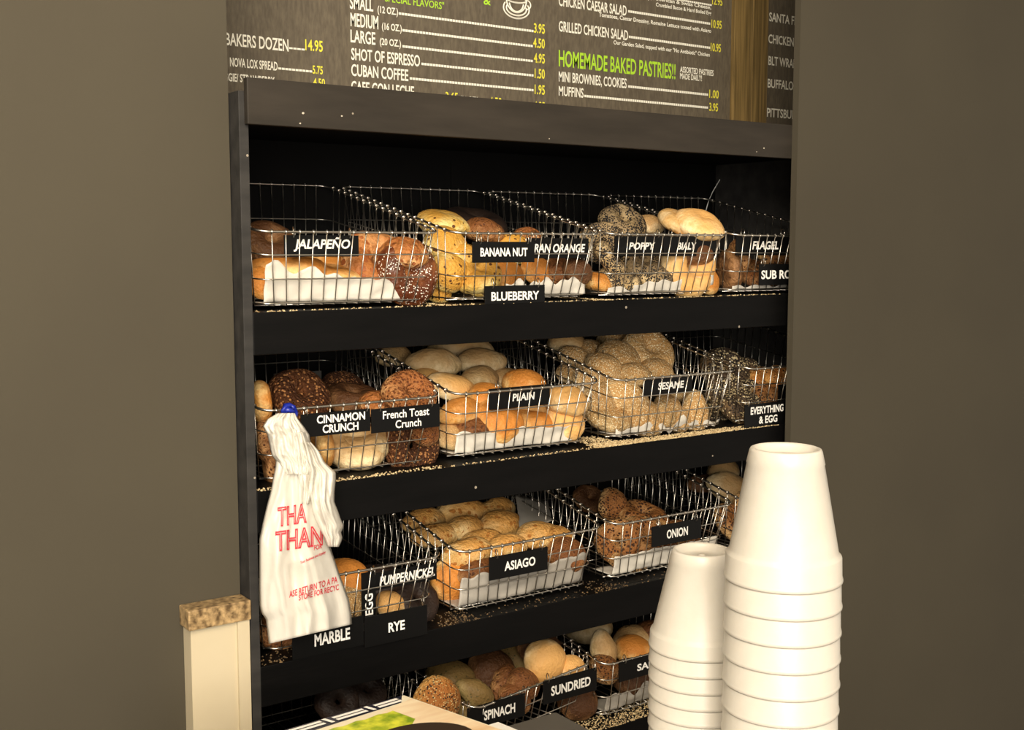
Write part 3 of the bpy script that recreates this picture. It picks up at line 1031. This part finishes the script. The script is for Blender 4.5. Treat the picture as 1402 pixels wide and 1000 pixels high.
B('sesame', 'long', 951, 566, 0.062, 60, 's', 80, 'sesame roll standing upright at the right of the SESAME basket')
B('sesame', 'bun', 924, 584, 0.058, 42, 'l', 0, 'small sesame roll low beside the upright one')
B('sesame', 'bun', 915, 533, 0.13, 56, 't', 0, 'sesame roll hidden mostly behind the SESAME sign')
B('sesame', 'bun', 780, 514, 0.17, 36, 't', 0, 'dim sesame roll seen through the left wires of the SESAME basket')
# EVERYTHING basket
BASKET[0] = 'bagels in the EVERYTHING basket'; BX[0] = (0.952, 1.228)
B('everything', 'bagel', 992, 507, 0.15, 66, 'l', 0, 'black seeded bagel topmost in the EVERYTHING basket')
B('everything', 'bagel', 1024, 512, 0.15, 46, 'l', 0, 'seeded bagel right of the topmost one in the EVERYTHING basket')
B('everything', 'bagel', 992, 541, 0.09, 58, 's', 0, 'black seeded bagel at the left front of the EVERYTHING basket')
B('everything', 'bagel', 1010, 567, 0.06, 56, 'l', 0, 'seeded bagel low at the front left of the EVERYTHING & EGG sign')
B('everything', 'bagel', 980, 563, 0.07, 46, 'u', 0, 'dark seeded bagel against the left wires of the EVERYTHING basket')
B('egg', 'bagel', 1048, 526, 0.12, 50, 'l', 0, 'orange brown seeded bagel above the EVERYTHING & EGG sign')
B('egg', 'bagel', 1072, 521, 0.13, 44, 'l', 0, 'orange seeded bagel at the right wall in the EVERYTHING basket')
B('onion', 'bagel', 1050, 550, 0.08, 48, 'l', 0, 'tan seeded bagel just above the EVERYTHING & EGG lettering')
B('everything', 'bagel', 1026, 540, 0.10, 48, 'l', 0, 'dark seeded bagel in the middle of the EVERYTHING basket')
# PUMPERNICKEL basket
SHELF[0] = S3; BASKET[0] = 'breads in the PUMPERNICKEL basket'; BX[0] = (0.019, 0.294)
B('golden', 'bun', 473, 795, 0.10, 62, 'l', 0, 'golden brown loaf end between the white bag and the PUMPERNICKEL sign')
B('sesame', 'bun', 474, 825, 0.075, 54, 'l', 0, 'pale brown roll below the golden loaf end beside the bag')
B('plain', 'bun', 535, 829, 0.065, 40, 'l', 0, 'pale roll below the PUMPERNICKEL lettering')
B('pumper', 'bagel', 568, 822, 0.09, 62, 'l', 0, 'black bagel behind the right end of the PUMPERNICKEL sign')
B('pumper', 'bagel', 520, 800, 0.13, 70, 't', 0, 'black bagel behind the left end of the PUMPERNICKEL sign')
B('rust', 'bun', 384, 893, 0.055, 54, 'l', 0, 'orange brown roll under the bottom edge of the white bag')
B('pumper', 'bagel', 440, 800, 0.16, 70, 't', 0, 'black bagel behind the white plastic bag')
# ASIAGO basket
BASKET[0] = 'buns in the ASIAGO basket'; BX[0] = (0.33, 0.605)
B('asiago', 'long', 580, 716, 0.25, 66, 't', 15, 'dim bun at the rear left of the ASIAGO basket')
B('asiago', 'long', 632, 706, 0.27, 84, 't', 10, 'bun at the rear middle of the ASIAGO basket')
B('asiago', 'long', 676, 702, 0.27, 66, 't', 25, 'bun at the rear right of the ASIAGO basket beside the waxed paper')
B('asiago', 'long', 597, 735, 0.19, 66, 't', 0, 'bun inside the left wires, second row of the ASIAGO basket')
B('asiago', 'long', 636, 727, 0.19, 66, 't', 15, 'bun in the middle of the ASIAGO basket, second row')
B('asiago', 'long', 684, 721, 0.19, 70, 't', 20, 'plump bun right of the middle, second row of the ASIAGO basket')
B('asiago', 'long', 660, 742, 0.14, 60, 't', 0, 'bun under the plump one at the centre of the ASIAGO basket')
B('asiago', 'long', 640, 758, 0.10, 74, 't', 0, 'orange topped bun at the left front rim of the ASIAGO basket')
B('asiago', 'long', 692, 752, 0.10, 66, 't', 10, 'orange topped bun in the middle of the front rim above ASIAGO')
B('asiago', 'long', 735, 735, 0.115, 66, 't', 10, 'cheesy bun on top at the right of the ASIAGO basket')
B('asiago', 'bun', 762, 738, 0.12, 42, 't', 0, 'small bun at the right rim of the ASIAGO basket')
B('golden', 'bun', 617, 795, 0.055, 56, 's', 20, 'golden bun standing in the left front corner of the ASIAGO basket')
B('rust', 'long', 655, 786, 0.07, 66, 't', 0, 'reddish brown bun behind the wires left of the ASIAGO sign')
B('rust', 'bun', 775, 760, 0.07, 52, 'l', 0, 'brown bun right of the ASIAGO sign')
B('rust', 'long', 725, 790, 0.075, 74, 't', 0, 'brown bun low behind the ASIAGO sign')
# ONION basket
BASKET[0] = 'bagels in the ONION basket'; BX[0] = (0.638, 0.913)
B('onion', 'bun', 838, 692, 0.17, 44, 's', 0, 'upright brown speckled roll at the rear left of the ONION basket')
B('onion', 'bagel', 878, 711, 0.14, 70, 't', 0, 'wide brown speckled bagel on top of the ONION basket')
B('onion', 'bagel', 846, 742, 0.085, 56, 'u', 0, 'dark onion bagel against the left wires of the ONION basket')
B('onion', 'bagel', 884, 741, 0.085, 66, 'l', 0, 'onion bagel with toasted flakes left of the ONION sign')
B('onion', 'bagel', 858, 768, 0.065, 56, 't', 0, 'onion bagel low at the front left of the ONION basket')
B('onion', 'bun', 905, 762, 0.07, 46, 't', 0, 'onion roll below the ONION sign')
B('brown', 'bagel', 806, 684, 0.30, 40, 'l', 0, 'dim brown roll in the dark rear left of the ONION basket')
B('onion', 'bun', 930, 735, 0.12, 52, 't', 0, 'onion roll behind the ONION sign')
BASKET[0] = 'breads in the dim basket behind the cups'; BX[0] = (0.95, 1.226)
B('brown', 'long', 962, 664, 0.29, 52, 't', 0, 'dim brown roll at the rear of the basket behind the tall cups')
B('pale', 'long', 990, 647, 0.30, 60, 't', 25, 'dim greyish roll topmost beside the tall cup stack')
B('pale', 'long', 1000, 672, 0.22, 70, 'l', -30, 'greyish roll just left of the tall cup stack')
B('onion', 'bagel', 1002, 716, 0.08, 52, 'l', 0, 'onion bagel in the corner between both cup stacks')
B('onion', 'bagel', 1030, 700, 0.10, 56, 'l', 0, 'onion bagel hidden behind the taller cup stack')
# lowest shelf
SHELF[0] = S4; BASKET[0] = 'breads in the dark basket behind the carton'; BX[0] = (0.013, 0.288)
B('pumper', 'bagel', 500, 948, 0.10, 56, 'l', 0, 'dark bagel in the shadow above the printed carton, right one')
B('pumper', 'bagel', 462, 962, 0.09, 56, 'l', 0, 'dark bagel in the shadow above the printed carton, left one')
BASKET[0] = 'breads in the SPINACH and SUNDRIED basket'; BX[0] = (0.329, 0.604)
B('egg', 'bun', 597, 962, 0.01, 66, 's', 0, 'crusty tan seeded roll standing above the corner of the carton', True)
B('spinach', 'bun', 617, 934, 0.13, 66, 't', 0, 'dull olive roll behind the crusty tan roll')
B('spinach', 'long', 650, 949, 0.05, 54, 'l', -40, 'pale yellow speckled roll right of the crusty tan roll')
B('brown', 'bun', 672, 922, 0.13, 66, 'l', 0, 'dark brown roll in the middle of the SPINACH basket')
B('rust', 'long', 690, 936, 0.085, 56, 'l', 50, 'rusty brown roll slanting in front of the dark brown roll')
B('spinach', 'bun', 706, 902, 0.18, 56, 't', 0, 'dim olive roll left of the smooth round golden roll')
B('plain', 'bun', 745, 906, 0.075, 58, 's', 0, 'smooth round golden roll with a crease above the SUNDRIED sign')
B('plain', 'bun', 783, 915, 0.07, 36, 'l', 0, 'small pale roll at the right end of the SUNDRIED basket')
B('rust', 'bun', 716, 938, 0.06, 44, 'l', 0, 'reddish roll below and left of the smooth golden roll')
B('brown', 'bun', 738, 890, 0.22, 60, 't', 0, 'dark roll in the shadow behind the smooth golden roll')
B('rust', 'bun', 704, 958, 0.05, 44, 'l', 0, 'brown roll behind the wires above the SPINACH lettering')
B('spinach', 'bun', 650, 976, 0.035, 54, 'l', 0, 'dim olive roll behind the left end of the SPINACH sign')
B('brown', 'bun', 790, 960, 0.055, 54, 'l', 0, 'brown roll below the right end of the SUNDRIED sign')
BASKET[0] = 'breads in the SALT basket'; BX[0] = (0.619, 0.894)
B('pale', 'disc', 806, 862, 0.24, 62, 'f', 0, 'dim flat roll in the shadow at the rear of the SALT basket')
B('pale', 'long', 826, 893, 0.085, 58, 's', 85, 'upright pale roll at the left corner of the SALT basket')
B('pale', 'long', 868, 876, 0.17, 62, 't', 5, 'pale long roll at the rear of the SALT basket')
B('golden', 'bun', 866, 891, 0.11, 48, 't', 0, 'golden roll just above the SALT sign')
B('onion', 'bun', 827, 917, 0.06, 40, 'l', 0, 'dark speckled roll under the upright pale roll')
B('brown', 'bun', 862, 930, 0.07, 54, 'l', 0, 'brown roll behind the SALT sign')
B('rust', 'bun', 893, 868, 0.25, 44, 't', 0, 'dim brown roll touching the shorter cup stack')

# ------------------------------------------------------------------ paper liners
def liner(x0, x1, z, hl, hr, label, mat='paper', y=0.012, seed=0, back=0.05, spiky=0.004):
    """sheet lying on the basket floor and turned up behind the front wires"""
    bm = bmesh.new()
    nu, nv = 44, 16
    rows = []
    for i in range(nu + 1):
        u = i / nu
        x = x0 + (x1 - x0) * u
        top = hl + (hr - hl) * u + spiky * noise.noise(Vector((u * 9, seed, 0))) * 2
        row = []
        for j in range(nv + 1):
            v = j / nv
            if v < 0.35:                                # on the floor
                yy = y + 0.026 + (0.35 - v) / 0.35 * back
                zz = 0.010
            else:
                w = (v - 0.35) / 0.65
                zz = 0.010 + (top - 0.010) * w
                yy = y + 0.024 - 0.024 * (zz / BF) + 0.002
            c = noise.noise(Vector((x * 45 + seed, zz * 60, yy * 30))) * 0.0035
            row.append(bm.verts.new((x, yy + c + 0.004, z + zz + c * 0.4 * (v > 0.35))))
        rows.append(row)
    for i in range(nu):
        for j in range(nv):
            bm.faces.new((rows[i][j], rows[i + 1][j], rows[i + 1][j + 1], rows[i][j + 1]))
    o = from_bm('paper_liner', bm, M[mat], None, True)
    so = o.modifiers.new('thickness', 'SOLIDIFY')
    so.thickness = 0.0004
    return tag(o, label, 'paper liner', 'paper sheets lining the baskets')


liner(0.032, 0.282, S1, 0.062, 0.028, 'crumpled white paper lining the front of the JALAPENO basket', seed=1, spiky=0.008)
liner(0.43, 0.590, S1, 0.030, 0.034, 'white paper right of the BLUEBERRY sign', seed=2, spiky=0.008)
liner(0.640, 0.878, S1, 0.018, 0.036, 'white paper strip at the bottom of the poppy basket', seed=3)
liner(0.930, 1.15, S1, 0.016, 0.014, 'white paper at the bottom of the FLAGEL basket', seed=4)
liner(0.338, 0.585, S2, 0.042, 0.036, 'grey white paper lining the front of the PLAIN basket', seed=5)
liner(0.66, 0.905, S2, 0.020, 0.016, 'white paper scraps under the sesame rolls', seed=6, spiky=0.012)
liner(0.985, 1.03, S2, 0.026, 0.02, 'pale paper scrap under the black seeded bagels', 'wax', seed=8)
liner(0.343, 0.590, S3, 0.060, 0.060, 'grey waxed paper lining the front of the ASIAGO basket', 'wax', seed=9, spiky=0.012)
liner(0.655, 0.90, S3, 0.044, 0.044, 'grey white paper lining the ONION basket', 'paper', seed=10)
liner(0.640, 0.87, S4, 0.040, 0.030, 'crumpled grey paper lining the SALT basket', 'wax', seed=11, spiky=0.012)
# waxed paper turned up at the right rear of the ASIAGO basket
bm = bmesh.new()
rows = []
for i in range(13):
    u = i / 12
    row = []
    for j in range(11):
        v = j / 10
        p = at(712 + 44 * u - 6 * v, 725 - 12 * u + (-48 + 22 * u) * v, 0.13 + 0.12 * v + 0.02 * u)
        c = noise.noise(Vector((u * 4, v * 4, 7))) * 0.008
        row.append(bm.verts.new(p + Vector((0, c, c * 0.5))))
    rows.append(row)
for i in range(12):
    for j in range(10):
        bm.faces.new((rows[i][j], rows[i + 1][j], rows[i + 1][j + 1], rows[i][j + 1]))
o = from_bm('waxed_paper', bm, M['wax'], None, True)
so = o.modifiers.new('thickness', 'SOLIDIFY'); so.thickness = 0.0005
tag(o, 'translucent grey waxed paper turned up behind the buns in the ASIAGO basket', 'paper')
# loose wire poking up behind the poppy basket
bm = bmesh.new()
tube(bm, [at(997, 228, 0.376), at(990, 239, 0.377), at(982, 252, 0.378), at(975, 264, 0.379), at(970, 276, 0.379), at(966, 290, 0.379)], 0.0011, 6)
tag(from_bm('loose_wire', bm, M['lettering'], None, True), 'thin pale wire sticking up behind the cream rolls on the top shelf', 'wire')

# ------------------------------------------------------------------ crumbs
def crumbs(z, spans, label, seed, cols):
    bm = bmesh.new()
    rnd = random.Random(seed)
    for (x0, x1, y0, y1, n) in spans:
        for i in range(n):
            x, y = rnd.uniform(x0, x1), y0 + (y1 - y0) * rnd.random() ** 1.3
            r = rnd.uniform(0.0006, 0.0017)
            a = rnd.uniform(0, 6.28)
            vs4 = []
            for k in range(4):
                b_ = a + k * math.pi / 2
                vs4.append(bm.verts.new((x + r * 1.3 * math.cos(b_), y + r * math.sin(b_), z)))
            t_ = bm.verts.new((x, y, z + r * 1.2))
            for k in range(4):
                bm.faces.new((vs4[k], vs4[(k + 1) % 4], t_))
            bm.faces.new(vs4[::-1])
    return tag(from_bm('crumbs', bm, cols), label, 'crumbs', None, 'stuff')


M['crumb'] = noisy('pale bread crumbs', (150, 120, 76), (236, 216, 170), 160, 0.8)
M['crumb_darker'] = noisy('dark bread crumbs', (38, 29, 20), (128, 102, 66), 190, 0.8)  # darkest of the crumb tones, for the third shelf
M['crumb_dark'] = noisy('brown bread crumbs', (50, 38, 26), (170, 140, 92), 190, 0.8)
crumbs(S1, [(0.005, 1.02, 0.001, 0.02, 300), (0.3, 0.32, 0.0, 0.2, 150), (0.6, 0.62, 0, 0.2, 160)], 'pale crumbs along the front of the top shelf', 1, M['crumb'])
crumbs(S2, [(0.002, 0.3, 0.001, 0.02, 260), (0.3, 0.6, 0.001, 0.012, 120), (0.59, 0.92, 0.001, 0.035, 1900), (0.6, 0.66, 0.0, 0.1, 600), (0.92, 1.02, 0.0, 0.03, 250)], 'sesame seeds and crumbs along the second shelf', 2, M['crumb'])
crumbs(S3, [(0.002, 0.1, 0.001, 0.05, 90), (0.29, 0.36, 0.001, 0.06, 160), (0.36, 0.6, 0.001, 0.035, 60), (0.59, 0.66, 0.001, 0.06, 90), (0.6, 0.95, 0.001, 0.03, 60)], 'brown crumbs on the third shelf', 3, M['crumb_darker'])
crumbs(S4, [(0.58, 0.9, 0.001, 0.06, 1500)], 'seed crumbs on the lowest shelf beside the cup stack', 4, M['crumb'])

# ------------------------------------------------------------------ plastic carrier bag
def prow(rows, y):
    for a, b in zip(rows, rows[1:]):
        if a[0] <= y <= b[0]:
            f = (y - a[0]) / (b[0] - a[0])
            return a[1] + (b[1] - a[1]) * f, a[2] + (b[2] - a[2]) * f
    return (rows[0][1], rows[0][2]) if y < rows[0][0] else (rows[-1][1], rows[-1][2])


def bag_front(rows, Yc, dy, s, y, kf, amp, seed):
    """distance of the front skin at fraction s across, pixel row y"""
    w = 1 - (2 * s - 1) ** 2
    y0, y1 = rows[0][0], rows[-1][0]
    f = (y - y0) / (y1 - y0)
    def ridge(a, b):                                   # sharp creases between soft swells
        return 1 - 2 * abs(noise.noise(Vector((a, b, seed))))
    fold = amp * (ridge(s * kf * 0.5 + 1.2 * f + seed, f * 1.1) * 1.1 + noise.noise(Vector((s * 3.2 + seed, f * 2.5, seed))) * 1.2 + ridge(s * kf + seed, f * 6) * 0.35)
    return Yc - dy * math.sqrt(max(w, 0)) * (0.35 + 0.65 * min(1, f * 1.6)) - fold * math.sqrt(max(w, 0))


def bag_tube(bm, rows, Yc, dy, kf, amp, seed, bend=0, ny=44):
    y0, y1 = rows[0][0], rows[-1][0]
    ns = 34
    rings = []
    for j in range(ny + 1):
        y = y0 + (y1 - y0) * j / ny
        xl, xr = prow(rows, y)
        ring = []
        for i in range(ns + 1):
            s = i / ns
            yb = y + bend * (s - 0.0) * max(0, (j / ny - 0.55)) / 0.45
            ring.append(bm.verts.new(at(xl + (xr - xl) * s, yb, bag_front(rows, Yc, dy, s, y, kf, amp, seed))))
        for i in range(ns - 1, 0, -1):
            s = i / ns
            yb = y + bend * s * max(0, (j / ny - 0.55)) / 0.45
            ring.append(bm.verts.new(at(xl + (xr - xl) * s, yb, Yc + dy * 0.25 * math.sqrt(1 - (2 * s - 1) ** 2))))
        rings.append(ring)
    m = len(rings[0])
    for a, b in zip(rings, rings[1:]):
        for k in range(m):
            bm.faces.new((a[k], a[(k + 1) % m], b[(k + 1) % m], b[k]))
    bm.faces.new(rings[0])
    bm.faces.new(rings[-1][::-1])


MAIN = [(588, 388, 414), (606, 384, 424), (625, 378, 430), (640, 377, 434), (655, 374, 434), (672, 371, 438), (690, 366, 442), (715, 360, 446), (740, 355, 450), (770, 355, 458), (800, 355, 466), (830, 356, 475), (840, 358, 478), (848, 364, 479), (864, 366, 481), (882, 368, 482)]
HAND = [(566, 380, 404), (574, 366, 408), (584, 360, 416), (596, 366, 424), (610, 369, 426), (624, 372, 434), (634, 380, 438), (642, 384, 434), (650, 390, 430)]
FLAP = [(606, 410, 426), (618, 412, 437), (634, 416, 445), (647, 420, 460), (656, 421, 460), (676, 422, 458), (688, 424, 458), (700, 426, 463), (712, 431, 467), (720, 435, 471), (730, 440, 467), (737, 444, 469), (743, 446, 467), (749, 449, 464)]
TAIL = [(600, 398, 424), (640, 398, 430), (680, 404, 436), (720, 416, 442)]
bag = empty('plastic_bag', at(410, 870, -0.04))
bm = bmesh.new()
YCB = -0.022
bag_tube(bm, MAIN, YCB, 0.022, 9, 0.010, 1.7, bend=-27, ny=80)
bag_tube(bm, FLAP, YCB - 0.016, 0.012, 8, 0.007, 4.1)
bag_tube(bm, HAND, YCB - 0.002, 0.016, 16, 0.010, 2.2, ny=60)
bag_tube(bm, [(592, 396, 418), (620, 400, 428), (646, 404, 436), (668, 410, 432), (690, 412, 426)], YCB - 0.012, 0.012, 10, 0.009, 7.0)
bmesh.ops.remove_doubles(bm, verts=bm.verts, dist=1e-6)
body = child_world(from_bm('bag_body', bm, M['plastic_bag'], None, True), bag)
bm = bmesh.new()
tube(bm, [at(391, 570, -0.012), at(388, 562, -0.016), at(390, 556, -0.012), at(396, 555, -0.004), at(402, 558, -0.004), at(405, 566, -0.012), at(403, 572, -0.018)], 0.0036, 8)
tube(bm, [at(387, 566, -0.010), at(394, 561, -0.016), at(402, 564, -0.016)], 0.0040, 8)
child_world(from_bm('clip', bm, M['blue'], None, True), bag)['label'] = 'blue clip'


def bag_text(text, xa, xb, yb, cap, drop, **kw):
    """print on the bag's front skin; drop = how far the right end of the baseline rises"""
    vv, ff = glyphs(text, **kw)
    red = bmesh.new()
    vs5 = []
    for u, v in vv:
        px = xa + (xb - xa) * u
        py = yb - drop * u - cap * v
        yy = py
        for _ in range(12):
            xl, xr = prow(MAIN, yy)
            s = min(max((px - xl) / (xr - xl), 0.02), 0.98)
            yy = py + 27 * s * max(0, ((yy - 588) / 294 - 0.55)) / 0.45
        vs5.append(red.verts.new(at(px, py, bag_front(MAIN, YCB, 0.022, s, yy, 9, 0.010, 1.7) - 0.0016)))
    for f in ff:
        try:
            red.faces.new([vs5[i] for i in f])
        except ValueError:
            pass
    child_world(from_bm('red_print', red, M['red']), bag)


bag_text('THA', 380, 420, 722, 27, 6, bold=0.0, outline=0.03)
bag_text('THAN', 377, 442, 756, 28, 9, bold=0.0, outline=0.03)
bag_text('FOR', 430, 441, 754, 7, 3, bold=0.02)
bag_text('Your business and loyalty', 411, 446, 774, 5, 15, bold=0.02)
bag_text('ASE RETURN TO A PA', 396, 462, 819, 9, 21, bold=0.015)
bag_text('STORE FOR RECYC', 409, 464, 823, 8, 15, bold=0.015)
tag(bag, 'white plastic carrier bag with red print hanging from the left basket', 'bag')

# ------------------------------------------------------------------ foreground: counter, carton, cups
CT = 0.82
structure(box_obj('trim_1', -1.3, 0.42, -1.0, -0.27, CT - 0.04, CT, M['counter'], None, 0.003), 'dark grey serving counter top in front of the shelf')
bpy.data.objects['trim_1'].name = 'counter_top'
structure(box_obj('counter_base', -1.28, 0.40, -0.98, -0.30, 0.0, CT - 0.0405, M['cream']), 'cream panelled base under the serving counter')

# printed carton: its far corner and two far edges show above the frame's bottom
ZC = 0.945
C0, CA, CB = atz(553, 952, ZC), atz(390, 1000, ZC), atz(690, 1000, ZC)
ea = (CA - C0).normalized()
eb = (CB - C0).normalized()
carton = empty('printed_carton', (C0.x, C0.y, CT))


def cpt(a, b, dz=0.0):
    return C0 + ea * a + eb * b + Vector((0, 0, dz))


def poly(pts, z):
    bm_ = bmesh.new()
    vs6 = [bm_.verts.new(cpt(a, b, z)) for a, b in pts]
    bm_.faces.new(vs6)
    r_ = bmesh.ops.extrude_face_region(bm_, geom=list(bm_.faces))
    for g in r_['geom']:
        if isinstance(g, bmesh.types.BMVert):
            g.co.z -= 0.0003
    return bm_


LA, LB = 0.34, 0.24
bm = bmesh.new()
lo_ = [bm.verts.new(Vector((q.x, q.y, CT))) for q in (cpt(0, 0), cpt(LA, 0), cpt(LA, LB), cpt(0, LB))]
hi_ = [bm.verts.new(cpt(a, b)) for a, b in ((0, 0), (LA, 0), (LA, LB), (0, LB))]
bm.faces.new(lo_[::-1]); bm.faces.new(hi_)
for k in range(4):
    bm.faces.new((lo_[k], lo_[(k + 1) % 4], hi_[(k + 1) % 4], hi_[k]))
child_world(from_bm('box_body', bm, M['carton'], None, False, 0.001), carton)
child_world(from_bm('navy_band', poly([(0.004, 0.001), (LA, 0.001), (LA, 0.030), (0.02, 0.019)], 0.0006), M['navy']), carton)
bm = bmesh.new()
for (a0, a1) in ((0.016, 0.05), (0.066, 0.108), (0.124, 0.166), (0.182, 0.224)):
    for b0 in (0.005, 0.0125):
        vs7 = [bm.verts.new(cpt(a, b, 0.0012)) for a, b in ((a0, b0), (a1, b0), (a1, b0 + 0.0052), (a0, b0 + 0.0052))]
        bm.faces.new(vs7)
for a0 in (0.057, 0.115, 0.173, 0.231):
    vs7 = [bm.verts.new(cpt(a, b, 0.0012)) for a, b in ((a0, 0.003), (a0 + 0.005, 0.003), (a0 + 0.003, 0.019), (a0 - 0.002, 0.019))]
    bm.faces.new(vs7)
child_world(from_bm('white_print', bm, M['white_card']), carton)
leaf = []
for i in range(26):
    f = i / 25
    leaf.append((0.045 + 0.25 * f, 0.034 + 0.002 * math.sin(i * 2.1)))
for i in range(26):
    f = i / 25
    leaf.append((0.295 - 0.25 * f, 0.098 + 0.006 * math.sin(i * 1.7) - 0.02 * f * f))
child_world(from_bm('lettuce_picture', poly(leaf, 0.0006), M['lettuce']), carton)
child_world(from_bm('bread_picture', poly([(0.003, 0.016), (0.055, 0.03), (0.09, 0.05), (0.12, 0.085), (0.12, LB - 0.01), (0.003, LB - 0.01)], 0.0004), M['bread_print']), carton)
arc = [(0.085 + 0.062 * math.cos(2 * math.pi * i / 32), 0.128 + 0.05 * math.sin(2 * math.pi * i / 32)) for i in range(32)]
child_world(from_bm('dark_picture', poly(arc, 0.0009), M['dark_print']), carton)
tag(carton, 'glossy carton printed with lettuce and bread, navy band along one edge', 'carton')

# grey plastic lid box behind it and the white card pack
g0 = atz(761, 975, 0.90)
o = box_obj('grey_box', g0.x - 0.088, g0.x, g0.y - 0.26, g0.y, CT, 0.90, M['grey_box'], None, 0.002)
tag(o, 'flat dark grey plastic box below the SUNDRIED sign', 'box')
w0 = atz(682, 989, 0.915)
bm = bmesh.new()
e1 = (atz(655, 997, 0.915) - w0).normalized()
e2 = (atz(709, 1000, 0.915) - w0).normalized()
qs = [w0, w0 + e1 * 0.035, w0 + e1 * 0.035 + e2 * 0.09, w0 + e2 * 0.09]
a_ = [bm.verts.new(Vector((q.x, q.y, 0.9005 if False else 0.912))) for q in qs]
b_ = [bm.verts.new(Vector((q.x, q.y, 0.915))) for q in qs]
bm.faces.new(a_[::-1]); bm.faces.new(b_)
for k in range(4):
    bm.faces.new((a_[k], a_[(k + 1) % 4], b_[(k + 1) % 4], b_[k]))
o = from_bm('white_card', bm, M['white_card'])
tag(o, 'corner of a white card between the carton and the grey box', 'card')


# foam cups, mouth down, nested in two stacks
def cup_mesh(rb, rl, h, gap):
    bm = bmesh.new()
    w = 0.0022
    hz = 0.012
    rm = rl - 0.0007                                  # body radius just above the lip
    prof = [(0.0, h - 0.0055), (rb * 0.10, h - 0.0056), (rb * 0.13, h - 0.0078), (rb * 0.55, h - 0.0082), (rb * 0.80, h - 0.0080), (rb * 0.87, h - 0.002), (rb * 0.92, h), (rb - 0.0005, h - 0.0008), (rb + 0.0006, h - 0.003),
            (rb + (rm - rb) * 0.12 + 0.0006, h * 0.886), (rb + (rm - rb) * 0.13, h * 0.876),
            (rm - 0.0042, gap + 0.004), (rm - 0.0034, gap + 0.0015), (rm - 0.0014, gap - 0.0005), (rm - 0.0008, gap - 0.002), (rm - 0.0002, 0.0055), (rl - 0.0003, 0.0042), (rl, 0.003), (rl, 0.0012), (rl - 0.0008, 0.0), (rl - 0.0030, 0.0), (rl - 0.0034, 0.003), (rm - 0.0040, gap - 0.002), (rm - 0.0062, gap + 0.002),
            (rb - w + (rm - rb) * 0.04, h - 0.0125), (0.0, h - 0.0120)]
    lathe(bm, prof, 64)
    bmesh.ops.recalc_face_normals(bm, faces=bm.faces)
    me = bpy.data.meshes.new('foam_cup')
    bm.to_mesh(me)
    bm.free()
    for p_ in me.polygons:
        p_.use_smooth = True
    me.materials.append(M['foam'])
    return me


def at_t(px, py, t_):
    return CAM + ray(px, py) * t_


def stack(px, py_base, py_lip, t_, rb, rl, gap, n_label, group):
    base = at_t(px, py_base, t_)
    lip = at_t(px, py_lip, t_)
    h = base.z - lip.z
    n = round((lip.z - CT) / gap)
    gap = (lip.z - CT) / n
    me = cup_mesh(rb, rl, h, gap)
    for i in range(n + 1):
        o = bpy.data.objects.new('foam_cup', me)
        col.objects.link(o)
        o.location = (base.x, base.y, CT + gap * i)
        j = n - i
        tag(o, n_label(j), 'cup', group)


ORD = ['topmost', 'second', 'third', 'fourth', 'fifth', 'sixth', 'seventh', 'eighth', 'ninth', 'tenth', 'eleventh', 'twelfth', 'thirteenth', 'fourteenth', 'fifteenth', 'sixteenth', 'seventeenth']
stack(961, 752, 889, 1.26, 0.0315, 0.0560, 0.0175, lambda j: ('topmost white foam cup of the shorter stack, standing upside down' if j == 0 else ORD[j] + ' white foam cup from the top of the shorter upside-down stack'), 'shorter stack of white foam cups')
stack(1076, 613, 797, 1.12, 0.0338, 0.0565, 0.0262, lambda j: ('topmost white foam cup of the taller stack, standing upside down' if j == 0 else ORD[j] + ' white foam cup from the top of the taller upside-down stack'), 'taller stack of white foam cups')
